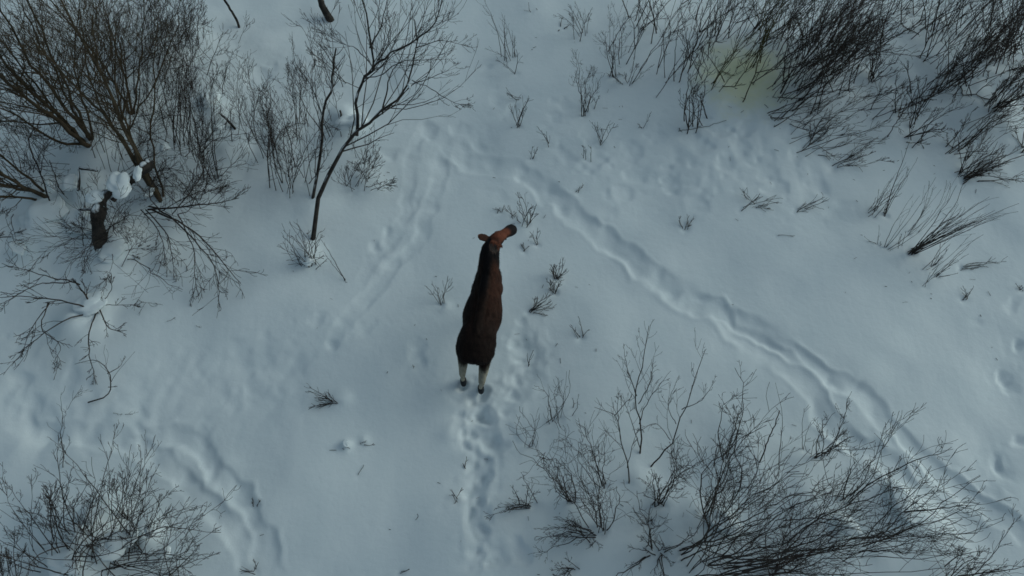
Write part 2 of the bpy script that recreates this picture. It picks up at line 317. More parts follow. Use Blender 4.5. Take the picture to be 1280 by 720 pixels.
plant("willow_tree", "willow whose stout brown trunks come in low at the edge beside the bent snowy sapling", "tree", (62,248), part='trunk', m='brown', crown='crown', tw=16, lv=3, frac=.42, rmin=.0042, ang=(22,62),
  paths=[([(64,250,0),(30,232,.5),(-5,212,1.1),(-60,185,1.9)], .050), ([(58,246,0),(20,236,.5),(-20,226,1.0),(-70,210,1.6)], .040), ([(60,244,0),(25,215,.8),(-15,180,1.7),(-60,130,2.6)], .030), ([(52,252,0),(10,246,.5),(-50,240,1.1)], .030)])
plant("willow_tree", "thin trunked willow with brown crown rising over the rest of the thicket", "tree", (168,150), part='trunk', m='brown', crown='crown', tw=20, lv=3, frac=.40, rmin=.0042, ang=(22,62),
  paths=[([(168,150,0),(155,105,.8),(140,60,1.7),(120,0,2.8)], .030), ([(165,148,0),(140,100,1.0),(105,50,2.1),(60,-10,3.3)], .032), ([(170,150,0),(172,100,.8),(180,45,1.7),(185,-20,2.7)], .024), ([(172,148,0),(195,95,.8),(215,45,1.6),(225,-15,2.6)], .02)])
# whips in front of the willows
for bx, by, tx, ty, lab, n in (
    (236,186,215,40,"tall dark whip shrub beside the big mound of the willow thicket, thickest of the saplings",4), (221,117,228,10,"upright dark sapling with a fine fork standing above the broken stick",2),
    (250,182,246,70,"straight unbranched thin sapling between the thick whip shrub and the short broken stick",1), (272,118,276,70,"small sapling with a low fork directly above the broken stick",2),
    (217,187,240,20,"slender sapling standing in shadow beside the brown diagonal willow",3), (182,128,190,10,"dense leafless whips at the upper rim of the willow thicket",5),
    (298,175,306,95,"pair of very thin whips beyond the end of the broken stick",2), (333,197,296,60,"long curved sapling that arches over the open snow between thicket and forked tree",2), (352,205,310,120,"pale thin sapling twin to the long curved one, with a wide fork",2),
    (262,215,258,120,"low tangled whip shrub under the broken stick",5), (150,110,150,0,"dark crowded whips deep inside the willow thicket",6), (205,90,215,-20,"thin whips at the top edge beside the willow crowns",5), (240,60,245,-20,"fine twigged saplings at the top edge near the dead pole",4)):
    plant("sapling", lab, "sapling", (bx,by), tips=[(tx,ty)], n=n+2, bs=9, ts=16, r=.010, tw=11, lv=2, frac=.26, rmin=.0032, hk=.8, kink=.07)
for bx, by, tx, ty, n, m_ in ((30,130,0,60,9,'brown'),(80,110,60,30,9,'brown'),(120,60,110,-10,9,'brown'),(20,60,10,-10,8,'brown'),(160,90,170,10,10,'dark'),(190,150,195,70,7,'dark'),(215,175,225,100,6,'dark'),(200,235,230,190,8,'dark'),(245,245,270,205,8,'dark'),(20,300,0,265,7,'dark'),(170,330,190,290,6,'dark'),
    (100,170,85,100,8,'brown'),(180,45,190,-20,10,'dark'),(230,150,235,80,7,'dark'),(250,200,262,130,8,'dark'),(215,60,225,-10,8,'dark'),(60,180,40,120,8,'brown'),(150,200,150,130,8,'brown'),(15,180,0,120,7,'dark'),(270,60,275,0,4,'dark'),
    (70,60,50,0,9,'brown'),(140,130,135,60,9,'brown'),(245,100,255,30,6,'dark'),(275,225,280,150,5,'dark'),(110,30,120,-30,9,'brown')):
    plant("whip_shrub", "dark whip shrub crowded and tangled among the willow trunks of the thicket", "shrub", (bx,by), tips=[(tx,ty),(tx+28,ty+22),(tx-26,ty+20),(tx+36,ty+60,.7),(tx-30,ty+50,.9)], n=n, bs=18, ts=18, r=.010, tw=7, lv=2, frac=.40, rmin=.0036, kink=.09, arch=.3, m=m_, group="whip shrubs tangled in the willow thicket")
plant("arching_shrub", "dark shrub with arching branches that droop over the snow beside the willow thicket", "shrub", (222,268), m='dark', tw=13, lv=2, frac=.34, r=.011, rmin=.0048, part='branch',
  paths=[([(186,258,.5),(215,272,.75),(245,300,.6),(266,340,.35),(268,378,.12)], 0.0195), ([(190,262,.5),(225,280,.7),(255,305,.6),(280,335,.4),(300,358,.2)], 0.0210), ([(185,262,.5),(230,260,.8),(270,258,.7),(304,252,.5)], 0.0210),
         ([(180,268,.4),(205,262,.8),(245,240,1.0),(285,232,.9)], 0.0150), ([(182,262,.4),(205,290,.6),(212,318,.3),(214,340,.1)], 0.0135), ([(176,262,.3),(195,285,.5),(203,310,.3),(205,335,.1)], 0.0120),
         ([(222,268,.7),(240,310,.5),(245,345,.3),(252,372,.1)], 0.0120), ([(215,268,.8),(250,225,1.2),(262,190,1.4)], 0.0135), ([(200,262,.6),(185,240,1.1),(205,200,1.6)], 0.0150), ([(222,268,.7),(236,262,.8),(246,240,1.0),(248,215,1.2)], 0.0120)])
plant("arching_shrub", "wiry shrub of looping twigs growing around the snow capped broken trunk", "shrub", (138,300), tips=[(70,270,.7),(95,330,.5),(170,330,.4),(115,210,1.0),(180,240,1.1),(60,330,.5),(100,260,.9),(150,265,.9)], n=26, bs=18, ts=20, r=.009, tw=9, lv=2, frac=.38, rmin=.0036, arch=.45)
plant("arching_shrub", "wiry shrub with looping twigs in the shaded hollow left of the willow base", "shrub", (50,215), tips=[(10,190,.8),(30,170,1.0),(70,165,1.2),(20,240,.5),(90,230,.8),(5,140,1.4)], n=18, bs=20, ts=20, r=.008, tw=8, lv=2, frac=.38, rmin=.0034, arch=.4)
plant("arching_shrub", "fine tangled shrub filling the snow gap between two brown willows", "shrub", (175,215), tips=[(150,160,1.2),(200,150,1.3),(230,180,.9),(160,120,1.6),(215,230,.5),(240,240,.6),(150,250,.5)], n=20, bs=22, ts=20, r=.008, tw=8, lv=2, frac=.38, rmin=.0034, arch=.4)
plant("leaning_sapling", "bent sapling with snow along its bow shaped stem in the hollow", "sapling", (66,262), part='stem', m='trunk', tw=4, lv=1, frac=.2, paths=[([(70,270,0),(58,235,.5),(50,205,.9),(40,185,1.1),(42,165,1.25),(55,160,1.3)], .018,.4), ([(82,246,0),(70,225,.4),(62,200,.7)], .016,.5)])
plant("fallen_branch", "dead forked branch on the snow below the mounds with a dark knot at its hub", "branch", (118,390), m='dark', part='branch', tw=8, lv=2, frac=.30, rmin=.0052, paths=[
    ([(122,392,.12),(104,362,.35),(92,350,.45)], 0.0208), ([(120,388,.1),(80,400,.3),(45,425,.25),(22,452,.1)], 0.0176), ([(120,390,.1),(110,420,.25),(112,450,.2),(118,475,.05)], 0.0160), ([(124,386,.12),(135,408,.2),(158,418,.1)], 0.0144),
    ([(118,388,.1),(90,380,.4),(50,372,.6),(0,372,.8)], 0.0192), ([(100,356,.4),(60,345,.7),(0,330,1.0)], 0.0144), ([(62,378,.5),(40,415,.3),(28,448,.1)], 0.0128), ([(120,388,.1),(138,360,.3),(134,345,.4)], 0.0112), ([(125,382,.1),(150,382,.25),(175,381,.1)], 0.0096),
    ([(60,378,.5),(50,410,.4),(70,430,.2),(60,455,.05)], 0.0128), ([(88,352,.5),(40,358,.7),(-10,385,.6)], 0.0144)])
plant("fallen_branch", "crooked little branch below the dead forked branch, bent like an elbow", "branch", (133,492), m='dark', part='branch', tw=5, lv=1, frac=.3, rmin=.003, paths=[([(110,503,.02),(132,494,.12),(137,480,.16),(134,465,.22),(118,450,.2),(92,456,.05)], 0.0144), ([(134,467,.2),(150,458,.2),(156,445,.1)], 0.0096), ([(135,484,.15),(147,483,.1)], 0.0080)])
plant("twig_sprig", "Y shaped sprig just beneath the dead forked branch", "twig", (62,476), m='dark', sub=False, tw=3, lv=1, paths=[([(60,477,0),(70,458,.12),(66,445,.2)], .006), ([(70,458,.12),(77,462,.15)], .004)])
plant("twig_sprig", "flat sprig on smooth snow just past the knot of the dead forked branch", "twig", (180,378), m='dark', sub=False, tw=5, lv=1, paths=[([(170,372,0),(182,378,.06),(202,380,.03)], .005), ([(182,378,.05),(174,392,.02)], .004)])
plant("twig_sprig", "tiny scattered grey sprigs lying on open snow beneath the drooping arching shrub", "twig", (225,402), m='grey', sub=False, tw=4, lv=1, paths=[([(206,401,0),(220,396,.05)], .004), ([(243,405,0),(250,409,.04)], .004)])
plant("twig_sprig", "small curled sprig poking from the broad trampled trail at the edge", "twig", (100,490), m='grey', sub=False, tw=4, lv=1, paths=[([(86,500,0),(98,490,.12),(112,487,.16)], .005)])
plant("twig_sprig", "row of tiny twig ends above the round bush on trampled snow", "twig", (155,518), m='grey', sub=False, tw=4, lv=1, paths=[([(140,516,0),(152,518,.03)], .004), ([(153,518,0),(172,514,.05)], .004)])
plant("sapling", "upright thin sapling rising between trampled trail and the round bush", "sapling", (75,586), m='dark', tw=5, lv=1, frac=.22, rmin=.003, paths=[([(75,587,0),(76,550,.4),(76,520,.75),(74,486,1.15)], .009), ([(76,560,.3),(80,535,.6),(83,508,.85)], .006), ([(77,575,.1),(86,555,.3),(86,545,.4)], .005), ([(84,512,.8),(95,495,.9),(115,487,.9)], .004)])
# --- forked tree
plant("forked_tree", "snow dusted forked tree with a dark wide leaning trunk and a brown spreading crown", "tree", (390,298), part='trunk', m='trunk', crown='crown', tw=16, lv=3, frac=.42, rmin=.0036, t0=.35, tws=[16,15,14,9,9,9,9,9,8,6,6], ang=(25,60),
  paths=[([(390,300,0),(397,262,.45),(412,225,.9),(428,195,1.2),(445,170,1.4),(470,150,1.65),(492,132,1.9),(512,105,2.2),(518,70,2.6),(522,30,3.1)], .050,.85),
         ([(446,170,1.4),(447,145,1.7),(449,118,2.0),(453,98,2.2),(466,84,2.4),(462,50,2.9),(452,10,3.5),(440,-40,4.2)], .034,.7),
         ([(466,84,2.4),(490,65,2.6),(520,48,2.8),(545,20,3.2),(550,-20,3.7)], .024,.8),
         ([(478,143,1.75),(483,115,2.0),(490,90,2.3),(505,60,2.7),(515,0,3.4)], .018), ([(455,98,2.2),(480,92,2.4),(505,78,2.6),(540,75,2.6),(575,60,2.7)], .016), ([(515,100,2.2),(540,110,2.3),(565,125,2.2),(578,130,2.1)], .012),
         ([(466,84,2.4),(445,60,2.6),(420,50,2.7),(385,25,3.0)], .013), ([(462,60,2.7),(478,30,3.1),(490,-20,3.7)], .016), ([(520,60,2.7),(550,50,2.9),(585,55,2.9)], .012), ([(449,110,2.0),(420,95,2.2),(395,70,2.4)], .009), ([(512,105,2.2),(545,95,2.4),(570,85,2.5)], .009)])
plant("dead_snag", "slim dead trunk with snapped top standing just beside the leaning forked tree", "snag", (392,252), part='trunk', m='trunk', tw=8, lv=2, frac=.28, rmin=.003, paths=[([(391,253,0),(396,210,.45),(401,165,.95),(405,130,1.3),(414,105,1.55),(418,80,1.75),(424,54,2.0)], .034,.5), ([(403,145,1.2),(388,105,1.5),(372,80,1.8),(367,40,2.2)], .010), ([(404,150,1.1),(425,165,1.1)], .008)])
plant("low_bush", "low round bush of short spread shoots at the foot of the leaning forked tree", "bush", (385,330), tips=[(360,290),(372,280),(385,282),(352,305),(400,290),(356,325,.2),(412,318,.3)], n=22, bs=7, ts=6, r=.008, tw=4, lv=1, frac=.25, m='dark', hk=.7, rmin=.004)
plant("dead_stick", "thin knotted stick slanting down the snow from the leaning forked tree's low bush", "stick", (432,350), m='dark', tw=5, lv=1, frac=.06, paths=[([(433,353,.0),(418,325,.12),(400,298,.3)], .009), ([(432,350,.02),(415,330,.1),(404,312,.2)], .006)])
for bx, by, tx, ty, n, lab in ((352,232,318,90,4,"shrub of long dark whips just above the low bush beside the forked tree"), (365,240,340,150,6,"bushy low whips tucked against the slim dead trunk"), (378,160,350,60,4,"thin whips with crossing tips above the slim dead trunk"), (340,190,330,120,3,"loose grey whips standing in the open snow toward the thicket"),
    (400,165,372,40,3,"fine sapling crossing behind the snapped trunk top"), (375,225,400,140,5,"short twiggy shrub between slim dead trunk and leaning forked tree"), (425,95,400,20,4,"wispy shoots under the forked tree's crown, near the dark stump")):
    plant("whip_shrub", lab, "shrub", (bx,by), tips=[(tx,ty),(tx+22,ty+14)], n=n+2, bs=12, ts=14, r=.010, tw=8, lv=2, frac=.30, rmin=.0038, hk=.8, kink=.07)
plant("twiggy_bush", "tangled low bush on the open side of the leaning forked tree's trunk", "bush", (447,232), tips=[(430,190),(460,185),(485,205,.5),(490,225,.3),(440,175),(475,190)], n=14, bs=12, ts=10, r=.009, tw=8, lv=2, frac=.36, hk=.7, rmin=.0038)
plant("twiggy_bush", "small bush sprouting beside the warm lit snow pile under the forked tree", "bush", (448,195), tips=[(440,160),(465,150),(455,165)], n=5, bs=6, ts=8, r=.006, tw=5, lv=2, frac=.3, hk=.7)
plant("dead_pole", "bare dark dead pole leaning in at the top edge by the thicket", "stick", (298,34), part='stem', m='trunk', tw=0, paths=[([(299,35,0),(292,18,.25),(280,0,.5),(268,-24,.8)], .030,.1)])
plant("broken_stick", "short thick broken stick with two prongs lying on the open snow", "stick", (294,162), part='branch', m='trunk', tw=0, paths=[([(295,163,.0),(285,152,.1),(274,141,.2)], .030,.25), ([(284,152,.1),(277,160,.08),(275,167,.02)], .014,.4)])
plant("broken_stick", "little dark stub standing in the snow by the warm lit snow pile", "stick", (428,152), part='stem', m='dark', tw=0, paths=[([(428,153,0),(427,145,.12),(425,138,.22)], .022,.1)])
plant("tree_stump", "dark tapering trunk butt at the top edge between dead pole and forked tree", "stump", (410,22), part='trunk', m='trunk', tw=0, paths=[([(414,24,-.05),(407,15,.1),(401,0,.35),(396,-25,.9)], .10,.35)])
# --- sprigs of the upper clearing
def sprig(lab, b, tips, n=4, **k):
    d = dict(bs=2.5, ts=4, r=.008, rmin=.0042, tw=4, lv=1, frac=.30, sub=False, hk=.75); d.update(k); plant("snow_sprig", lab, "sprig", b, tips=tips, n=n, **d)
plant("sapling_clump", "clump of upright shoots alone at the top edge between forked tree crown and curly shoots", "shrub", (638,72), tips=[(622,25),(634,12),(642,35),(612,-5),(600,45)], n=9, bs=7, ts=5, r=.008, tw=5, lv=1, frac=.24)
sprig("leaning pair of faint shoots right below the upright clump at the top edge", (645,92), [(625,75,.4),(648,62)], 3, m='grey')
sprig("short bushy sprig of upright shoots in the upper clearing", (647,158), [(650,130),(667,112),(640,128)], 6, tw=5)
sprig("faint flattened sprig beside the short bushy sprig", (652,123), [(632,108,.3),(628,120,.2)], 3, m='grey')
sprig("single thin leaning shoot between the short bushy sprig and tangled black shrub", (685,182), [(673,160)], 2)
sprig("faint grey sprig with feathery tips above the deep trail", (663,198), [(666,180),(674,185)], 3, m='grey', tw=4)
sprig("tiny needle of a shoot at the top edge", (663,17), [(663,2)], 1, tw=1)
plant("snow_sprig", "dark curly shoots hanging in at the top edge above the open lane", "shrub", (727,47), tips=[(700,-10),(718,5),(735,10)], n=7, bs=5, ts=8, r=.009, tw=6, lv=2, frac=.28)
sprig("short black snag lying below the curly top edge shoots", (702,37), [(708,31,.1),(699,34,.08)], 3, r=.012)
plant("tangled_shrub", "tangled black shrub with a knotted middle standing alone in the upper clearing", "shrub", (731,142), tips=[(722,65),(740,55),(748,105,.4),(728,100),(752,110,.5)], n=10, bs=4, ts=7, r=.009, tw=7, lv=2, frac=.26, kink=.14)
plant("tangled_shrub", "forked upright shrub immediately past the tangled black one", "shrub", (764,98), tips=[(748,30),(760,20),(770,50),(785,40)], n=7, bs=4, ts=7, r=.009, tw=6, lv=2, frac=.26)
plant("tangled_shrub", "low splayed shrub with crossing branches below the tall thin stems", "shrub", (783,103), tips=[(760,98,.3),(775,85),(800,72),(822,62,.7),(790,65)], n=7, bs=5, ts=6, r=.009, tw=6, lv=2, frac=.3, kink=.1)
plant("tangled_shrub", "tall thin dark stems rising past the top edge over the splayed shrub", "shrub", (778,75), tips=[(790,-5),(800,5),(815,-15),(772,0)], n=9, bs=10, ts=10, r=.010, tw=6, lv=2, frac=.26)
sprig("loose fan of grey shoots below the tangled black shrub", (752,180), [(738,148),(745,155),(765,150),(768,140)], 6, m='grey', tw=4)
sprig("small curled sprig at the foot of the loose grey fan", (733,196), [(726,183),(738,186)], 3, m='grey')
sprig("curved thin twig alone in the snow facing the olive green shrub", (800,162), [(795,148,.2),(814,138,.3)], 2)
plant("dead_stick", "thin straight stick lying flat below the olive shrub of the yellowish snow", "stick", (850,163), m='grey', part='stem', tw=0, paths=[([(848,164,.03),(880,158,.08),(908,152,.04)], .008,.4), ([(848,160,.0),(852,165,.12)], .009,.2)])
sprig("little dark tuft alone on open snow between deep trail and flat twigs", (857,283), [(850,272,.12),(862,271,.12),(868,276,.1)], 6, r=.006, tw=4)
sprig("wide flat spread of grey twigs on open snow below the horizontal twigs", (940,258), [(922,238,.2),(960,236,.2),(985,250,.15),(972,262,.1)], 9, m='grey', bs=8, tw=5)
sprig("flat feathery twig lying beyond the wide flat spread", (995,262), [(1028,250,.12),(1020,256,.1)], 5, m='grey')
sprig("lone straight thin twig flat on the snow by the feathery one", (970,294), [(1000,298,.05)], 1, m='grey', tw=1)
sprig("very small dark dot like sprig over the deep trail in the clearing", (725,238), [(726,230,.1),(720,235,.08)], 3)
# --- the big thicket along the top
T = lambda lab, b, tips, n, **k: plant("thicket_shrub", lab, "shrub", b, tips=tips, n=int(n*1.25), **{**dict(ts=20, r=.013, tw=5, lv=2, frac=.27, rmin=.0042, hk=.92, ang=(14, 40), arch=.14, kink=.06), **k, 'bs': 1.6*k.get('bs', 13)})
T("dark upright thicket shrub standing at the clearing end of the long thicket", (838,92), [(872,5),(860,-5),(885,15),(850,25)], 14)
T("thin thicket shrub behind the dark upright one, cut by the top edge", (800,35), [(815,-30),(835,-25),(790,-30)], 9)
T("low crooked shrub whose roots reach the snow in front of the olive shrub", (864,158), [(868,110),(885,75),(905,60),(850,100)], 8, kink=.1, bs=5)
T("olive green shrub growing out of the yellowish snow", (895,118), [(940,55),(965,25),(925,60),(975,0)], 9, m='olive', bs=10)
T("brown green tinted shoots at the back edge of the yellowish snow", (940,82), [(985,0),(1000,-20),(970,10)], 8, m='olive', bs=7)
T("slender crowded shrub at the top edge behind the yellowish snow", (905,40), [(935,-30),(955,-40),(920,-30)], 16, bs=14)
T("thick crowded stems in the second rank of the long thicket, at the top edge", (955,40), [(1000,-30),(1030,-40),(980,-30)], 16, bs=14)
T("densest black shrub of the long thicket, with stems leaning steeply", (990,92), [(1045,-20),(1070,10),(1030,-10),(1085,-10)], 26, bs=14)
T("dense black shrub growing in front of the densest one, with splayed outer tips", (1000,125), [(1070,30),(1100,20),(1085,60),(1050,20),(1112,50)], 24, bs=14)
T("broad brownish shrub at the far side of the long thicket against open snow", (1045,75), [(1110,-15),(1125,0),(1095,-30),(1130,20)], 22, bs=14, m='red')
T("spindly shrub rooted where the long thicket meets smooth snow, with crossed shoots", (975,122), [(1010,60),(1040,60),(1000,40)], 10, bs=7, kink=.08)
T("low spreading shrub with bowed branches under the long thicket", (962,152), [(1000,120,.5),(1040,110,.5),(1030,135,.3),(985,110)], 9, bs=5, kink=.08)
T("small dark bottle shaped shrub alone in the gap of the thicket", (1090,104), [(1084,50),(1100,60),(1095,45),(1115,70),(1122,88,.4),(1130,55)], 12, bs=3, ts=6, kink=.12)
T("short forked shrub just above the bottle shaped one", (1102,60), [(1130,20),(1145,5),(1118,25)], 8, bs=5, kink=.08)
T("long lone stem with swept side shoots crossing the thicket gap", (1148,79), [(1200,15),(1230,-20)], 5, bs=3, r=.014)
T("dark shrub hanging in at the top edge over the thicket gap", (1156,38), [(1185,-25),(1165,-25),(1205,-20)], 14, bs=10)
T("dark curved shoots at the top edge nearest the bottle shaped shrub", (1128,15), [(1150,-30),(1165,-35)], 8, bs=8)
T("dense dark shrub with matted base in the corner thicket", (1187,106), [(1240,40),(1265,10),(1225,50),(1280,30)], 28, bs=11)
T("reddish crowded shrub behind the matted one in the corner thicket", (1235,70), [(1290,-10),(1270,-20),(1310,10)], 24, bs=14, m='red')
T("shrub with sparse tall stems reaching over the top edge in the corner thicket", (1215,30), [(1250,-40),(1270,-40),(1235,-35)], 14, bs=14)
T("dark shrub rooted on a crooked bare limb in the corner thicket", (1236,140), [(1285,90),(1300,70),(1270,100)], 16, bs=6)
for bx, by, tx, ty, n, m_ in ((925,50,985,-30,8,'dark'),(1020,60,1080,-30,14,'red'),(980,60,1040,-30,14,'dark'),(1060,40,1120,-40,12,'dark'),(1010,100,1085,20,12,'dark'),(870,50,905,-20,8,'dark'),(1255,55,1310,-20,14,'dark'),(1210,85,1270,0,12,'red'),(1185,40,1235,-30,8,'dark'),(1255,120,1310,60,10,'dark'),(1040,100,1110,30,12,'dark'),(1165,120,1215,60,8,'dark')):
    T("dark leafless shrub lost in the crowd of leaning thicket stems", (bx,by), [(tx,ty),(tx+14,ty+10)], n, bs=13, m=m_, group="shrubs crowded in the leaning thicket")
T("outermost corner shrub cut off by the picture edge", (1275,100), [(1330,40),(1320,60)], 14, bs=8)
plant("fallen_branch", "crooked bare limb linking two shrubs of the corner thicket", "branch", (1205,128), m='dark', part='branch', tw=4, lv=1, frac=.15, kink=.1, paths=[([(1192,104,.1),(1202,112,.2),(1203,122,.15),(1218,120,.2),(1225,128,.15),(1238,132,.1)], .014,.4), ([(1220,122,.15),(1224,140,.02)], .008), ([(1205,118,.15),(1207,131,.02)], .007)])
T("matted low shrub standing apart in front of the corner thicket", (1122,145), [(1150,110),(1165,100),(1180,95),(1140,105)], 20, bs=10, kink=.08)
T("small wispy shrub just below the matted low one", (1143,172), [(1165,135),(1185,125),(1160,150)], 10, bs=4, kink=.08)
T("long thin twigs swept almost flat over the snow, longest of the swept ones", (985,175), [(1060,125,.5),(1085,140,.4),(1110,120,.6),(1050,150,.3)], 10, bs=16, m='dark', r=.008, tw=4)
T("swept shrub of close dark twigs lying just above the bowed single twig", (1004,186), [(1050,165,.35),(1070,160,.3),(1090,150,.4),(1100,172,.2)], 9, bs=6, r=.009, tw=4)
T("bowed single branch with feathery end lying under the swept twigs", (1043,206), [(1080,185,.35),(1110,178,.3),(1125,195,.2)], 5, bs=2, r=.009, tw=6)
T("faint fan of thin twigs between swept twigs and matted low shrub", (1075,140), [(1120,105,.5),(1135,115,.4)], 6, bs=10, r=.007, tw=4)
T("dark little shrub with low shoots beneath the corner thicket", (1194,188), [(1215,150),(1250,150,.7),(1205,160),(1260,130,.8)], 11, bs=5, kink=.08)
T("shrub of fanned shoots at the snow edge beneath the little dark one", (1203,216), [(1240,200,.4),(1260,190,.5),(1218,165),(1245,170)], 11, bs=4, kink=.08)
T("flat shoots with knotted foot pointing to the picture edge", (1208,223), [(1260,205,.4),(1285,200,.4),(1250,218,.2)], 8, bs=3)
T("black shrub end peeping in halfway up the picture edge", (1280,190), [(1278,165),(1300,160)], 5, bs=3, kink=.12)
T("thin pale twigs swept toward the picture edge under the corner thicket", (1225,165), [(1290,120,.8),(1280,140,.6)], 7, bs=10, r=.007)
# grassy stems at the side
Q = lambda lab, b, tips, n, **k: plant("stem_clump", lab, "shrub", b, tips=tips, n=n, **{**dict(bs=4, ts=7, r=.008, tw=3, lv=1, frac=.24, hk=.85, ang=(8, 24), arch=.08, kink=.02), **k})
Q("short brushy clump at the root of the very long thin stems", (1095,262), [(1110,228),(1125,222),(1135,215),(1102,235)], 12, bs=6)
Q("very long thin dark stems rising steeply over the short brushy clump", (1110,268), [(1138,205),(1150,165),(1165,140)], 4, bs=3, r=.011)
Q("tall faint stems with side shoots between brushy clump and the big fan", (1112,308), [(1160,230),(1180,215),(1175,250)], 5, bs=4, m='grey')
Q("pale stems crossing beside the big fan of stems", (1140,285), [(1190,215),(1170,235)], 5, bs=6, m='grey')
Q("big fan of long dark stems sweeping up toward the picture edge", (1141,314), [(1205,262),(1240,240),(1225,268),(1250,255),(1280,252),(1200,245)], 22, bs=3, ts=7, r=.011)
Q("lower forked stems directly beneath the big fan", (1165,333), [(1190,300),(1210,290),(1180,310)], 8, bs=6)
Q("curved branched shoot reaching away from beneath the big fan", (1172,343), [(1205,315),(1230,295),(1195,330,.3)], 6, bs=3)
Q("thin forked shoot hidden low in front of the big fan", (1158,356), [(1168,338),(1180,325)], 3, bs=2, m='grey')
Q("short twin shoots next to the tall faint stems", (1127,307), [(1130,295),(1135,290)], 3, bs=2, m='grey')
Q("small curved shoots with tiny fork at the foot of the tall faint stems", (1100,306), [(1105,285),(1090,295)], 3, bs=2, m='grey')
sprig("flat grey twigs lying on snow under the big fan's long tips", (1205,332), [(1250,334,.08),(1235,328,.08),(1215,342,.05)], 5, m='grey')
sprig("tiny double sprig on smooth snow below the flat grey twigs", (1208,374), [(1205,364,.1),(1216,360,.12)], 4, r=.006)
sprig("tiny dark tuft at the picture edge by the hoof holes", (1279,360), [(1275,352,.12)], 3)
# --- around the moose
sprig("upright dark sprig directly in front of the moose's muzzle", (657,279), [(654,232),(645,262),(668,262),(675,250),(660,258)], 9, r=.010, tw=6, bs=4)
sprig("small dark side shoot beside the muzzle sprig", (640,272), [(633,258),(645,262)], 3)
sprig("tiny twin shoots above the moose's ear", (625,264), [(623,256),(612,258,.1)], 3)
sprig("pair of short straight shoots under the moose's chin", (672,303), [(671,288),(678,290),(661,292)], 3)
sprig("faint flattened sprig below the short chin shoots", (655,311), [(650,306,.06),(662,310,.05)], 3, m='grey')
sprig("dark bushy sprig beside the moose's neck, upper of the neck sprigs", (693,345), [(686,328),(702,322),(708,338,.2),(697,325)], 9, r=.009, tw=6)
sprig("dark bushy sprig joined just beneath the upper neck sprig", (694,363), [(684,348),(700,348),(688,352)], 8, r=.009, tw=6)
sprig("crooked sprig lying sideways abreast of the moose's shoulder", (664,387), [(672,373,.2),(685,377,.2),(698,386,.12),(690,372,.2)], 8, r=.009, tw=6)
sprig("pale edged forked sprig on the other flank of the moose, near its shoulder", (549,378), [(536,356,.3),(548,358,.3),(560,348,.4)], 6, r=.006, tw=4)
sprig("faint parallel whiskers of grass past the moose's hips", (727,422), [(708,398,.15),(722,405,.1),(735,412,.1)], 5, m='grey', tw=1)
sprig("single short shoot beyond the trampled snow at the moose's hips", (661,453), [(664,437)], 2, tw=1)
# --- lower open snow
sprig("feathered dark sprig lying with its tips pointing at the arching trails, alone", (419,503), [(386,488,.2),(392,500,.12),(400,483,.22),(388,506,.08)], 9, r=.009, tw=6)
sprig("tiny stub with a white snow cap at its side, under the feathered sprig", (434,562), [(432,556,.1)], 2, r=.007, tw=2)
sprig("tiny dark horizontal stub beside the snow capped stub", (452,555), [(464,555,.05),(446,553,.05)], 3, r=.006, tw=2)
sprig("short straight twig lying diagonal under the two tiny stubs", (442,595), [(456,584,.03)], 1, r=.006, tw=0)
sprig("short upright grass blade in the empty lower snow", (516,652), [(517,638)], 1, r=.005, tw=1)
sprig("small dark hooked stub at the edge of the moose's track", (570,625), [(566,612,.12),(574,610,.1),(568,636,.05)], 4, r=.006, tw=2)
sprig("dark dot of a shoot right of the hooked stub's track edge", (581,586), [(578,580,.1)], 2, r=.008, tw=2)
sprig("pair of thin diagonal blades at the bottom edge in open snow", (502,715), [(514,702,.1),(512,712,.08)], 2, r=.005, tw=0)
sprig("short pair of dashes of twig left of the moose's hips on blank snow", (513,454), [(519,456,.03)], 2, r=.005, tw=0)
sprig("sparse brown shoots by the double trail at the lower edge", (320,715), [(302,712,.15),(322,700,.15)], 4)
sprig("tiny sprig at the bend of the double trail", (318,632), [(314,624,.1),(324,626,.1)], 3)
# --- lower middle
R_ = lambda lab, b, tips, n, **k: plant("bare_shrub", lab, "shrub", b, tips=tips, n=n, **{**dict(bs=5, ts=7, r=.009, tw=6, lv=2, frac=.28, rmin=.003, hk=.85), **k})
R_("thin upright shoots in two groups right past the trampled snow", (695,524), [(685,470),(697,462),(711,478),(690,490),(706,465)], 9, tw=3, lv=1, bs=9, r=.007)
R_("faint grey companion of the two groups of upright shoots", (718,516), [(724,492),(720,500)], 2, tw=2, lv=1, m='grey')
R_("slim pair of shoots standing low at the trampled snow's lower end", (660,556), [(648,508),(663,515),(668,530)], 5, tw=3, lv=1, r=.007)
R_("side swept shrub with dark base bending over the moose's track", (665,632), [(615,642,.4),(625,622,.5),(640,600,.7),(660,600,.5),(622,632,.4)], 11, r=.009, hk=.7, frac=.24)
R_("long leaning stems slanting from the sprouting shoots down to a dark root", (714,627), [(668,548),(680,565),(690,585),(700,595)], 8, bs=3, r=.010)
R_("dark rooted shrub with long diagonal stems in front of the twin saplings", (753,662), [(690,560),(705,545),(718,575),(730,600),(765,620),(740,585)], 11, bs=6, r=.011)
R_("upright forked sapling between diagonal shrub and twin saplings", (755,608), [(745,540),(752,530),(775,560),(738,575)], 6, bs=2, r=.009)
plant("young_tree", "young tree with twin dark curved stems, the smaller of the pair above the sprawling bush", "tree", (786,608), part='stem', m='dark', tw=6, lv=2, frac=.28, rmin=.003, paths=[([(786,609,0),(784,580,.3),(776,550,.6),(768,520,.9),(742,508,1.1)], .013), ([(776,550,.6),(772,520,.9),(772,490,1.2)], .008), ([(784,585,.25),(792,555,.5),(800,535,.7)], .007), ([(768,520,.9),(780,505,1.1),(790,495,1.2)], .007)])
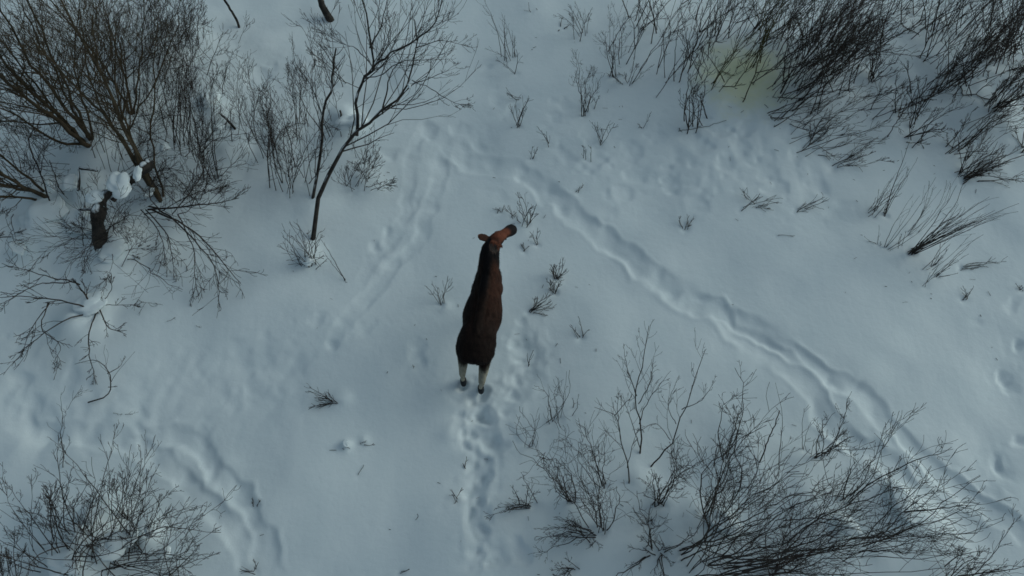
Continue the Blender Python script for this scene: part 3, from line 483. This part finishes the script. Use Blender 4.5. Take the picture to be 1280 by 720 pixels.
plant("young_tree", "tallest young tree, straight dark stem forking high over the open snow", "tree", (800,570), part='stem', m='dark', tw=7, lv=2, frac=.30, rmin=.003, paths=[([(800,571,0),(800,535,.4),(796,500,.85),(805,460,1.3),(811,420,1.8)], .015), ([(796,495,.9),(784,465,1.2),(776,435,1.5)], .009), ([(799,530,.45),(812,500,.8),(838,465,1.2)], .009), ([(800,560,.1),(788,520,.5),(780,500,.7)], .008), ([(798,505,.8),(812,475,1.1),(815,445,1.4)], .008)])
plant("young_tree", "young tree with one long outward curving branch beside the tallest one", "tree", (812,586), part='stem', m='dark', tw=6, lv=2, frac=.28, rmin=.003, paths=[([(811,587,0),(833,560,.3),(848,525,.7),(862,480,1.2),(880,430,1.8)], .014), ([(852,512,.8),(875,500,.95),(894,475,1.2)], .008), ([(838,550,.4),(820,530,.7),(800,540,.7)], .007), ([(845,530,.6),(835,505,.9),(850,470,1.2)], .007)])
R_("knotty tangle of flattened branches lying between swept shrub and sprawling bush", (738,668), [(680,640,.5),(700,650,.4),(665,690,.3),(690,675,.3),(670,665,.4),(752,690,.2)], 16, bs=12, kink=.12, ts=9)
R_("small dark shoots at the bottom edge under the knotty tangle", (720,712), [(700,720,.2),(690,712,.3),(705,700,.3)], 7, kink=.1)
# --- the sprawling bush at the lower corner
B_ = lambda lab, b, tips, n, **k: plant("sprawling_bush", lab, "bush", b, tips=tips, n=n, **{**dict(bs=8, ts=16, r=.011, tw=6, lv=2, frac=.28, rmin=.0034, hk=.88, arch=.2, kink=.04, ang=(20,50)), **k})
B_("upright twiggy bush with a black knot on the open side of the sprawling bushes", (824,632), [(840,585),(855,570),(835,570),(812,600),(870,560),(820,560)], 11, bs=5, lv=2)
B_("small spidery bush with branches falling down to smooth snow", (820,688), [(790,700,.3),(800,670,.4),(822,725,.3),(840,650),(850,700,.4),(810,655),(785,715,.3),(865,740,.3)], 13, bs=5, lv=2, kink=.1)
B_("tiny black tuft between the spidery bush and the black knotted bush", (811,655), [(800,640,.3),(818,640,.4),(805,665,.2)], 7, bs=3, lv=1, r=.007)
B_("largest sprawling bush, its long stems fanning from a dark hub on the bottom edge", (880,702), [(960,640),(1000,600),(1040,590),(1060,640),(1100,600),(1130,650),(940,610),(1010,660),(1070,560),(1150,600)], 22, bs=18, ts=34, r=.013, tw=6, frac=.24)
B_("bush of steep straight stems rising from behind the dark hub", (893,688), [(905,600),(930,560),(950,540),(975,560),(1000,570),(915,570)], 9, bs=18, r=.010)
B_("tall bush with stems climbing beyond the snow mounds to a black stub end", (885,655), [(930,560),(950,500),(972,512),(940,530),(910,575)], 10, bs=14, r=.011)
B_("sparse bush of slender stems with one long branch over the trail bend", (905,575), [(920,500),(945,470),(925,490),(900,540)], 7, bs=7, lv=2, r=.010, frac=.22)
plant("young_tree", "straight twin stems with dark snapped tips at the trail side of the sprawling bushes", "sapling", (947,585), part='stem', m='dark', tw=5, lv=2, frac=.2, paths=[([(945,586,0),(962,550,.4),(974,513,.8)], .012,.3), ([(974,594,0),(975,560,.3),(976,520,.7),(970,475,1.2)], .009)])
B_("single slim upright shoot standing against the deep trail", (1005,565), [(1005,500),(1008,520)], 2, bs=1, ts=2, lv=1, tw=3, r=.008, arch=.03)
B_("bush of arched shoots leaning across the deep trail", (1020,575), [(1045,510),(1062,520),(1040,540),(1080,540)], 8, bs=5, lv=2, r=.010)
B_("shrub with one very long diagonal branch reaching over the trail's shaded wall", (1055,625), [(1130,516),(1095,560),(1140,555),(1080,545),(1110,590)], 10, bs=7, lv=2, r=.011)
B_("bush of long low branches running along the bottom edge to the corner", (905,715), [(1080,700,.8),(1150,690,1.0),(1200,670,1.2),(1240,680,1.1),(1120,730,.7),(1270,690,1.1),(1050,680)], 8, bs=14, r=.013, ts=18, tw=8)
B_("dense dark middle bush with a thick crossing of fine branches", (985,675), [(1040,620),(1090,600),(1130,590),(1070,580),(1110,630),(1160,630)], 13, bs=26, ts=26, r=.011)
B_("wide bush over the pale mound by the trail, its tips splayed toward the corner", (1090,690), [(1160,620),(1200,600),(1240,620),(1230,650),(1180,590),(1260,690,1.0),(1215,560)], 13, bs=26, ts=22, r=.011, tw=8)
B_("reddish twigged bush cut by the bottom edge in the sprawling group", (975,722), [(1010,690),(990,660),(1040,680),(950,680)], 14, bs=14, m='red', lv=2)
B_("corner bush with wiry tips at the bottom edge below the trail", (1180,735), [(1240,690),(1290,690,.8),(1220,670),(1270,720,.5)], 13, bs=14, lv=2)
# --- the round bush at the other lower corner
V_ = lambda lab, b, tips, n, **k: plant("round_bush", lab, "bush", b, tips=tips, n=n, **{**dict(bs=10, ts=14, r=.010, tw=6, lv=2, frac=.25, rmin=.0036, hk=.9, arch=.2, kink=.035, ang=(20,45), t0=.4), **k})
V_("largest round bush fanning widely from behind the pale snow lumps", (130,700), [(60,600,1.3),(100,590,1.4),(150,580,1.5),(185,590,1.3),(215,605,1.2),(245,635,1.0),(262,680,.9),(225,640,1.2),(130,590,1.4),(30,640,1.3),(20,690,1.2),(250,715,.8),(190,730,.9),(80,740,.9)], 54, bs=26, ts=28, r=.010, tw=5, arch=.35, frac=.22)
V_("outer bush of curved dark stems on the picture edge side of the round one", (75,705), [(0,600,1.3),(30,610,1.3),(55,600,1.4),(80,600,1.2),(-20,660,1.2),(10,640,1.2)], 14, bs=20, r=.009, tw=6)
V_("dense bush of close parallel stems over the small round snow ball", (158,690), [(165,600,1.2),(195,585,1.2),(225,600,1.2),(205,620,1.0),(240,625,.9)], 14, bs=14, ts=12, r=.009, tw=6)
V_("low bush bending outward nearest the double trail", (205,722), [(255,665,.9),(272,690,.7),(275,660,.9),(250,640,1.0)], 9, bs=14, r=.009, tw=6)
V_("stiff upright stems before the round bush, near the thin upright sapling", (92,670), [(82,590,1.0),(85,560,1.2),(60,610,.9),(105,600,1.0),(45,620,.8)], 8, bs=14, r=.010, tw=5)
V_("small bush at the bottom corner edge with low bowed stems", (5,735), [(0,680,.8),(30,670,.9),(-15,690,.6),(25,700,.6)], 12, bs=12)
V_("thin spray of shoots pointing straight up over the largest round bush", (150,650), [(145,572,1.0),(160,585,1.0),(135,600,.9)], 8, bs=7, r=.008)

# ------------------------------------------------------------------ the broken trunk and snow clumps caught in the brush
def broken_trunk():
    b = P(128,325); b[2] = gz(b[0], b[1]); root = empty("fallen_tree", tuple(b), "leaning broken trunk with splintered face, half buried under white mounds", "fallen tree")
    q = catmull(P([132,126,122,128,140], [330,300,275,250,238], [-.1,.30,.60,.75,.8]), 16); rr = np.interp(np.linspace(0, 1, 16), [0, .3, .7, 1], [.15, .13, .11, .07])
    rng = np.random.default_rng(5); mesh_obj("trunk", *tubes(q[None], (rr*(1+rng.normal(size=16)*.16))[None], 10), BARK['trunk'], root)
    q = catmull(P([140,160,178,186], [250,228,212,205], [.7,.85,.95,.9]), 12); mesh_obj("limb", *tubes(q[None], np.linspace(.07, .13, 12)[None]*(1+rng.normal(size=(1, 12))*.16), 9), BARK['trunk'], root)
    for a, c in (((118,262,.7),(100,262,.55)), ((125,256,.75),(135,262,.7)), ((98,238,.55),(98,212,.6)), ((100,210,.6),(122,214,.7))):
        q = catmull(P([a[0], (a[0]+c[0])/2+1, c[0]], [a[1], (a[1]+c[1])/2, c[1]], [a[2], (a[2]+c[2])/2, c[2]]), 8); mesh_obj("splinter", *tubes(q[None], np.linspace(.035, .02, 8)[None], 6), BARK['trunk'], root)
broken_trunk()
def clump(px, py, h, r, lab, sq=(1, 1, .62)):
    SEED[0] += 1; rng = np.random.default_rng(SEED[0]); bm = bmesh.new(); bmesh.ops.create_icosphere(bm, subdivisions=4, radius=1)
    c = P(px, py, h); g_ = gz(c[0], c[1]); off = rng.random(3)*40
    v = np.array([x.co[:] for x in bm.verts]); d = 1+.34*vnoise(v[:, 0]*1.2+v[:, 2]+off[0], v[:, 1]*1.2-v[:, 2]+off[1], .75, 1)+.07*vnoise(v[:, 0]+v[:, 2]*1.3+off[2], v[:, 1]+v[:, 2], .3, 2)
    an = rng.random()*3; ca, sa = math.cos(an), math.sin(an); v = v*d[:, None]*np.array(sq)*r*np.array([1, 1, .6]); v = np.stack([v[:, 0]*ca-v[:, 1]*sa, v[:, 0]*sa+v[:, 1]*ca, v[:, 2]], 1)
    f = np.array([[q.index for q in p.verts] for p in bm.faces]); bm.free()
    base = (c[0], c[1], max(h, g_)); tag(mesh_obj("snow_clump", v+np.array(base), f, M_CLUMP, loc=base), lab, "snow clump", "snow clumps caught in the brush")
for a in ((150,230,1.0,.25,"widest smooth snow cap lying over the broken trunk",(1.2,.8,.5)), (118,246,.86,.17,"lumpy snow cap on the splintered end of the broken trunk",(1,.9,.6)), (88,228,.45,.17,"round snow lump between two bare stems left of the broken trunk",(1,1,.8)), (172,216,1.06,.12,"long snow strip resting along the broken trunk's limb",(1.4,.6,.5)),
          (100,275,.16,.32,"large soft snow bulge just in front of the splintered end",(1.1,1,.5)), (60,275,.02,.40,"big snow pillow in the shaded hollow with an overhanging rim",(1,1.1,.55)), (22,310,.3,.16,"small snow cap at the picture edge over the fallen limbs",(1.2,.8,.5)), (143,315,.15,.26,"snow skirt around the buried foot of the broken trunk",(1,1,.5)), (62,232,.55,.10,"narrow snow stick standing on a bent stem",(.5,1.5,.6)),
          (112,378,.2,.22,"snow cushion right over the dark knot of the dead forked branch",(1,1.2,.5)), (205,185,.4,.14,"small snow ball caught in the thin saplings",(1,.9,.7)), (272,160,.3,.12,"snow blob by the short broken stick",(1.1,.8,.6)), (262,122,.15,.22,"low snow hump behind the short broken stick",(1,1,.5)), (186,240,.35,.14,"snow fleck wedged below the brown diagonal trunk",(1,.7,.6)),
          (437,152,.32,.24,"tall snow pile leaning on the fork of the snow dusted tree",(.8,1.3,.6)), (452,150,.5,.14,"warm toned snow lump under the fork of the tree",(.8,1.2,.6)), (512,108,2.27,.045,"snow morsel high on the forked tree's bough",(.6,1.5,.8)), (384,325,.12,.12,"small snow heart inside the low round bush",(1,1,.7)),
          (187,662,.45,.095,"small bright snow ball balanced in the round bush",(1,1,.85)), (115,640,.32,.22,"lobed snow clump in the middle of the round bush",(1.2,.8,.6)), (140,680,.32,.24,"broad snow clump nearest the hub of the round bush",(1,.9,.6)), (160,672,.3,.15,"middle sized snow clump between ball and broad clump",(1,1,.6)), (85,700,.25,.26,"low snow clump toward the outer curved stems",(1,.9,.5)), (206,690,.2,.10,"tiny snow clump toward the double trail",(1,.8,.6)), (98,668,.28,.15,"dented snow clump beside a dark twig knot in the round bush",(1,.8,.6)),
          (432,554,.06,.06,"tiny snow cap on a stub in the open lower snow",(1,1,.7)), (906,652,.15,.2,"smooth snow hump among stems of the sprawling bushes",(1.2,.8,.5)), (1130,628,.2,.24,"pale snow hump under the splayed bush by the trail",(1.3,.8,.5)), (1060,655,.2,.18,"snow hump beneath the thick crossing branches",(1.2,.8,.5))): clump(*a)


# ------------------------------------------------------------------ the moose
def build_moose():
    O = np.array([-.62, 4.75, 0.0]); g = gz(O[0], O[1])
    bm = bmesh.new()
    def loft(st, seg=20):
        """stations: centre, half width (world side axis), half height, optional up lean"""
        c = np.array([s[0] for s in st], float); t = unit(np.gradient(c, axis=0)); rings = []
        for i, s in enumerate(st):
            side = np.cross(t[i], s[3] if len(s) > 3 else (0, 0, 1)); side /= np.linalg.norm(side); up = np.cross(side, t[i])
            rings.append([bm.verts.new(c[i]+side*math.cos(a)*s[1]+up*math.sin(a)*s[2]) for a in np.arange(seg)*2*math.pi/seg])
        for a, b in zip(rings[:-1], rings[1:]):
            for j in range(seg): bm.faces.new((a[j], a[(j+1) % seg], b[(j+1) % seg], b[j]))
        bm.faces.new(rings[0][::-1]); bm.faces.new(rings[-1])
    # trunk: rump to chest, heading slightly right of +Y
    W = lambda y, z, x=0: np.array([-.655+(y-4.15)*.165+x, y, z])
    loft([(W(4.09, 1.20), .14, .14), (W(4.12, 1.21), .23, .21), (W(4.20, 1.21), .30, .27), (W(4.30, 1.19), .335, .33), (W(4.5, 1.18), .335, .34), (W(4.72, 1.15), .295, .36),
          (W(4.95, 1.13), .345, .39), (W(5.15, 1.16), .325, .41), (W(5.33, 1.22), .27, .42), (W(5.5, 1.28), .25, .42), (W(5.66, 1.30), .235, .36), (W(5.78, 1.28), .19, .27), (W(5.86, 1.27), .09, .14)], 28)
    # spine and hump
    loft([(W(4.15, 1.38), .05, .06), (W(4.5, 1.48), .07, .06), (W(4.9, 1.50), .08, .07), (W(5.2, 1.58), .09, .09), (W(5.45, 1.66), .09, .10), (W(5.65, 1.62), .08, .10), (W(5.8, 1.58), .05, .06)], 12)
    for sx in (-1, 1):                                   # hip bones
        loft([(W(4.62, 1.34, sx*.15), .05, .05), (W(4.46, 1.38, sx*.19), .09, .09), (W(4.30, 1.32, sx*.19), .09, .11), (W(4.20, 1.24, sx*.15), .07, .10)], 14)
    for sx in (-1, 1):                                   # shoulder blades
        loft([(W(5.22, 1.42, sx*.14), .04, .04), (W(5.34, 1.36, sx*.17), .09, .12), (W(5.48, 1.22, sx*.17), .11, .16), (W(5.58, 1.08, sx*.15), .09, .12)], 14)
    # neck, poll and head (turned right, muzzle low)
    nb = W(5.55, 1.44); poll = np.array([-.315, 6.04, 1.90]); muz = P(640.5, 286.5, 1.62); hd = muz-poll
    loft([(nb, .20, .31), (nb*.7+poll*.3+[-.015, 0, .01], .185, .27), (nb*.4+poll*.6+[-.03, 0, .01], .172, .22), (nb*.15+poll*.85+[-.03, -.01, 0], .155, .18), (poll+hd*.06, .125, .135)], 18)
    hs = [(-.10, .075, .09), (0, .115, .13), (.14, .125, .135), (.28, .110, .122), (.42, .088, .105), (.58, .084, .10), (.72, .092, .10), (.86, .108, .105), (.98, .104, .10), (1.08, .07, .07)]
    loft([(poll+hd*a+np.array([0, 0, .035*math.sin(a*3.1)-.01]), b, c) for a, b, c in hs], 18)
    hn = hd/np.linalg.norm(hd); hside = np.cross(hn, (0, 0, 1)); hside /= np.linalg.norm(hside); hup = np.cross(hside, hn)
    for s in (-1, 1):                                    # brow over each eye, nostril swell
        c = poll+hd*.30+hside*s*.085+hup*.055; loft([(c-hn*.06, .02, .02), (c, .036, .034), (c+hn*.07, .02, .02)], 10)
        c = poll+hd*.98+hside*s*.05+hup*.02; loft([(c-hn*.05, .02, .025), (c, .033, .036), (c+hn*.04, .018, .02)], 10)
    # dewlap under the throat
    th = poll*.75+nb*.25-np.array([0, 0, .22]); loft([(th+[0, 0, .12], .03, .05), (th, .035, .06), (th-[0, 0, .14], .02, .035)], 8)
    # ears: leaf shaped, drooping outwards
    def ear(root, tip, face):
        d = tip-root; L = np.linalg.norm(d)
        loft([(root+d*q, wv, .016, face) for q, wv in ((-.12, .045), (.05, .062), (.25, .092), (.5, .108), (.72, .100), (.9, .065), (1.0, .02))], 12)
    earL = (poll+np.array([-.06, -.01, .05]), P(597.5, 293.5, 1.95)); earR = (poll+hside*.085+np.array([.01, .01, .07]), P(620, 307.5, 1.99))
    ear(*earL, (0, .5, 1)); ear(*earR, (.25, -.25, 1))
    # legs: (centre, half x, half y)
    def leg(pts):
        loft([(np.array(p[0]), p[1], p[2], (0, 1, .01)) for p in pts], 14)
    hl, hr = P(579, 478.5), P(601, 488)
    for hoof, sx in ((hl, -1), (hr, 1)):
        hip = W(4.37 if sx > 0 else 4.42, 1.12, sx*.16); hock = np.array([hoof[0]*.72+hip[0]*.28+sx*.01, hoof[1]-.06, .56]); stifle = hip*.55+hock*.45+np.array([sx*.03, .20, 0])
        leg([(hip+[0, 0, .10], .13, .20), (hip-[0, 0, .12], .14, .22), (stifle+[0, -.03, .02], .12, .17), (stifle*.45+hock*.55, .088, .115), (hock+[0, .005, .05], .060, .080),
             (hock-[0, -.005, .04], .046, .060), ((hock[0]*.5+hoof[0]*.5, hoof[1]-.01, .33), .032, .040), ((hoof[0], hoof[1]+.01, .15), .038, .044), ((hoof[0], hoof[1]+.03, .08), .042, .048)])
        loft([(np.array((hoof[0], hoof[1]+.02, .10)), .046, .058, (0, 1, .01)), (np.array((hoof[0], hoof[1]+.045, .02)), .060, .085, (0, 1, .01)), (np.array((hoof[0], hoof[1]+.05, -.14)), .060, .090, (0, 1, .01))], 14)
    for sx, dy in ((-1, .02), (1, -.10)):
        sh = W(5.50, .98, sx*.13); kn = np.array([sh[0]+sx*.005, sh[1]+dy*.5+.02, .52]); ft = np.array([sh[0], sh[1]+dy, .0])
        leg([(sh+[0, 0, .2], .10, .17), (sh, .085, .13), (sh*.5+kn*.5, .062, .08), (kn, .050, .056), (kn*.5+ft*.5, .034, .038), (ft+[0, 0, .12], .036, .04), (ft+[0, .03, .05], .048, .065), (ft+[0, .04, -.05], .055, .085)])
    # short tail
    loft([(W(4.14, 1.40), .03, .03), (W(4.08, 1.34), .03, .03), (W(4.07, 1.26), .02, .02)], 8)
    bm.normal_update(); me = bpy.data.meshes.new("tmp"); bm.to_mesh(me); bm.free()
    o = bpy.data.objects.new("tmp", me); C.objects.link(o)
    r = o.modifiers.new("r", 'REMESH'); r.mode = 'VOXEL'; r.voxel_size = .013
    s = o.modifiers.new("s", 'SMOOTH'); s.factor = .5; s.iterations = 7
    dg = bpy.context.evaluated_depsgraph_get(); dg.update(); fin = bpy.data.meshes.new_from_object(o.evaluated_get(dg)); bpy.data.objects.remove(o)
    nv = len(fin.vertices); co = np.empty(nv*3); fin.vertices.foreach_get("co", co); co = co.reshape(-1, 3); no = np.empty(nv*3); fin.vertices.foreach_get("normal", no); no = no.reshape(-1, 3)
    # shaggy coat relief
    f1 = vnoise(co[:, 0]*3+co[:, 2], co[:, 1]-co[:, 2]*.6, .11, 3)*.004+vnoise(co[:, 0]*2.2+co[:, 2]*2, co[:, 1]*.7, .035, 4)*.0025
    legm = np.clip((.75-co[:, 2])/.2, 0, 1); headm = np.clip((co[:, 1]-5.95)/.15, 0, 1)
    co = co+no*(f1*(1-.8*legm)*(1-.7*headm))[:, None]
    # coat colours, with side light and shade painted over them
    def lerp(a, b, t): return a*(1-t[:, None])+np.asarray(b)*t[:, None]
    sm = lambda x, a, b: (lambda t: t*t*(3-2*t))(np.clip((x-a)/(b-a), 0, 1))
    nz = vnoise(co[:, 0]*2, co[:, 1]+co[:, 2], .16, 11); nf = vnoise(co[:, 0]*2.5+co[:, 2], co[:, 1], .04, 12)
    col = np.tile(np.array([.030, .017, .0125]), (nv, 1))
    ctr = -.655+(co[:, 1]-4.15)*.165; off = co[:, 0]-ctr
    col = lerp(col, (.115, .047, .029), sm(co[:, 1], 4.5, 5.3)*sm(off, .02, .14)*(.75+.25*nz)*(1-sm(co[:, 1], 5.7, 5.85)))     # red shoulder fur, right side only: sunlight painted in
    col = lerp(col, (.058, .027, .019), sm(np.abs(off), .05, .16)*(1-sm(co[:, 1], 4.6, 5.3))*(.5+.4*nz))
    col = lerp(col, (.012, .010, .011), (1-sm(np.abs(off+.02), .035, .10))*sm(co[:, 1], 5.0, 5.35)*sm(co[:, 2], 1.3, 1.5))             # dark mane line over the hump
    col = lerp(col, (.016, .013, .014), sm(co[:, 1], 5.62, 5.8)*(1-sm(co[:, 1], 5.95, 6.05)))                                        # dark neck
    col = lerp(col, (.014, .011, .011), 1-sm(co[:, 1], 4.02, 4.16))                                                                     # dark rump edge
    col = lerp(col, (.020, .012, .010), (1-sm(co[:, 1], 4.2, 4.75))*.75)  # rump darkened: shade away from the sun put into its colour
    col = lerp(col, (.016, .012, .012), (1-sm(off, -.26, -.08))*.6)  # left side darkened, its shade painted into the coat
    u = ((co-poll)@hd)/(hd@hd); above = (co-poll)@hup; hm = sm(u, -.16, -.02)*sm(co[:, 1], 5.9, 5.98)
    col = lerp(col, (.23, .075, .042), hm*sm(above, .0, .09)*np.clip(.62+.75*nz, .15, 1)); col = lerp(col, (.05, .025, .018), hm*(1-sm(above, -.03, .04)))
    col = lerp(col, (.020, .016, .017), hm*sm(u, .55, .74))                                                                             # dark muzzle
    for (a, b), c, tipc in ((earL, (.10, .045, .028), (.34, .12, .065)), (earR, (.24, .085, .048), (.13, .10, .085))):
        d = b-a; e = ((co-a)@d)/(d@d); rad = np.linalg.norm(co-(a+np.clip(e, 0, 1)[:, None]*d), axis=1); mk = (1-sm(rad, .11, .125))*sm(e, .12, .3)
        col = lerp(col, c, mk); col = lerp(col, tipc, mk*sm(e, *((.5, .8) if c[0] < .1 else (.82, .95))))
    col = lerp(col, (.40, .37, .29), (1-sm(co[:, 2]+.05*nz, .72, .90))*(.86+.14*nz))                                                                  # pale legs
    col = lerp(col, (.022, .024, .028), 1-sm(co[:, 2], .14, .18))                                                                       # hooves
    col *= (1+.22*nf)[:, None]
    fin.vertices.foreach_set("co", (co-O).ravel()); ca = fin.color_attributes.new("coat", 'FLOAT_COLOR', 'POINT'); ca.data.foreach_set("color", np.hstack([np.clip(col*np.where(co[:, 2:3] < .8, .85, .52), .003, 1), np.ones((nv, 1))]).ravel())
    fin.polygons.foreach_set("use_smooth", np.ones(len(fin.polygons), bool)); fin.update()
    m, nt, b = mat("moose_coat"); L = nt.links.new; at = N(nt, "ShaderNodeVertexColor", layer_name="coat"); L(at.outputs[0], b.inputs["Base Color"])
    b.inputs["Roughness"].default_value = .75; b.inputs["Specular IOR Level"].default_value = .12; b.inputs["Sheen Weight"].default_value = .0; b.inputs["Sheen Roughness"].default_value = .4
    tc = N(nt, "ShaderNodeTexCoord"); mp = N(nt, "ShaderNodeMapping"); mp.inputs["Scale"].default_value = (90, 14, 30); L(tc.outputs["Object"], mp.inputs[0])
    n = N(nt, "ShaderNodeTexNoise"); n.inputs["Scale"].default_value = 1; n.inputs["Detail"].default_value = 3; L(mp.outputs[0], n.inputs["Vector"])
    bu = N(nt, "ShaderNodeBump"); bu.inputs["Strength"].default_value = .6; bu.inputs["Distance"].default_value = .012; L(n.outputs[0], bu.inputs["Height"]); L(bu.outputs[0], b.inputs["Normal"])
    fin.materials.clear(); fin.materials.append(m); fin.name = "body"
    root = empty("moose", (O[0], O[1], 0), "dark brown moose with pale legs standing in the snow, head turned to its right", "moose")
    body = bpy.data.objects.new("body", fin); C.objects.link(body); body.parent = root
    # winter coat: short guard hairs lying back over body and neck
    rg = np.random.default_rng(9); cand = np.where((co[:, 2] > .78) & (co[:, 1] < 6.0))[0]; pick = rg.choice(cand, 15000)
    no2 = np.empty(nv*3); fin.vertices.foreach_get("normal", no2); no2 = no2.reshape(-1, 3)[pick]; p0 = co[pick]-O+no2*-.003
    dr = np.tile(np.array([-.12, -1., -.35]), (len(pick), 1))+rg.normal(size=(len(pick), 3))*.28; dr -= no2*(dr*no2).sum(1)[:, None]; dr = unit(unit(dr)+no2*(.22+.25*rg.random((len(pick), 1))))
    sd_ = unit(np.cross(dr, no2))*(.0035+.003*rg.random((len(pick), 1))); ln = .03+.035*rg.random((len(pick), 1))
    hv = np.concatenate([p0-sd_, p0+sd_, p0+dr*ln], 0); k = len(pick); a = np.arange(k)
    hair = mesh_obj("guard_hair", hv+np.array(root.location), np.stack([a, a+k, a+2*k], 1), m, root)
    hc = hair.data.color_attributes.new("coat", 'FLOAT_COLOR', 'POINT'); base = np.clip(col, .003, 1)[pick]*.55*(.55+1.3*rg.random((k, 1))**2)
    hc.data.foreach_set("color", np.hstack([np.tile(base, (3, 1)), np.ones((3*k, 1))]).ravel())
    # eyes
    me_, nt, b = mat("moose_eye"); b.inputs["Base Color"].default_value = (.012, .008, .006, 1); b.inputs["Roughness"].default_value = .08
    for s in (-1, 1):
        bm = bmesh.new(); bmesh.ops.create_uvsphere(bm, u_segments=16, v_segments=12, radius=.021)
        em = bpy.data.meshes.new("eye"); bm.to_mesh(em); bm.free(); em.materials.append(me_); [setattr(p, 'use_smooth', True) for p in em.polygons]
        e = bpy.data.objects.new("eye", em); C.objects.link(e); e.location = Vector(poll+hd*.33+hside*s*.108+hup*.04-O); e.parent = root
build_moose()


# small hollows where stems come out of the snow, and bark litter blown over it
me = bpy.data.objects["snowy_ground"].data; Zw = GZ.reshape(ny, nx).copy()
for x_, y_ in WELLS:
    i0, i1 = np.searchsorted(ax, [x_-.35, x_+.35]); j0, j1 = np.searchsorted(ay, [y_-.35, y_+.35])
    if i1 <= i0 or j1 <= j0: continue
    q = np.hypot(GX[j0:j1, i0:i1]-x_, GY[j0:j1, i0:i1]-y_); Zw[j0:j1, i0:i1] += -.010*np.exp(-(q/.05)**2)
Zw = np.maximum(Zw, GZ.reshape(ny, nx)-.03)
me.vertices.foreach_set("co", np.stack([GX.ravel(), GY.ravel(), Zw.ravel()], 1).ravel()); me.update()
rg = np.random.default_rng(3); pts = []
while len(pts) < 420:
    w0 = WELLS[rg.integers(len(WELLS))]; x_, y_ = w0[0]+rg.normal()*.9, w0[1]+rg.normal()*.8
    if abs(x_) < 13 and .6 < y_ < 15: pts.append((x_, y_))
pts = np.array(pts); an = rg.random(len(pts))*6.28; ln = .015+.05*rg.random(len(pts))**2; zz = zmap(pts[:, 0], pts[:, 1])+.006
dv = np.stack([np.cos(an)*ln, np.sin(an)*ln, ln*0], 1); c0 = np.column_stack([pts, zz])
v_, f_ = tubes(np.stack([c0-dv, c0+dv*.1+np.array([0, 0, .004]), c0+dv], 1), np.full((len(pts), 3), .0035)*(.6+rg.random((len(pts), 1))))
tag(mesh_obj("bark_litter", v_, f_, BARK['dark']), "fine dark bark and bud litter blown over the snow", kind="stuff")
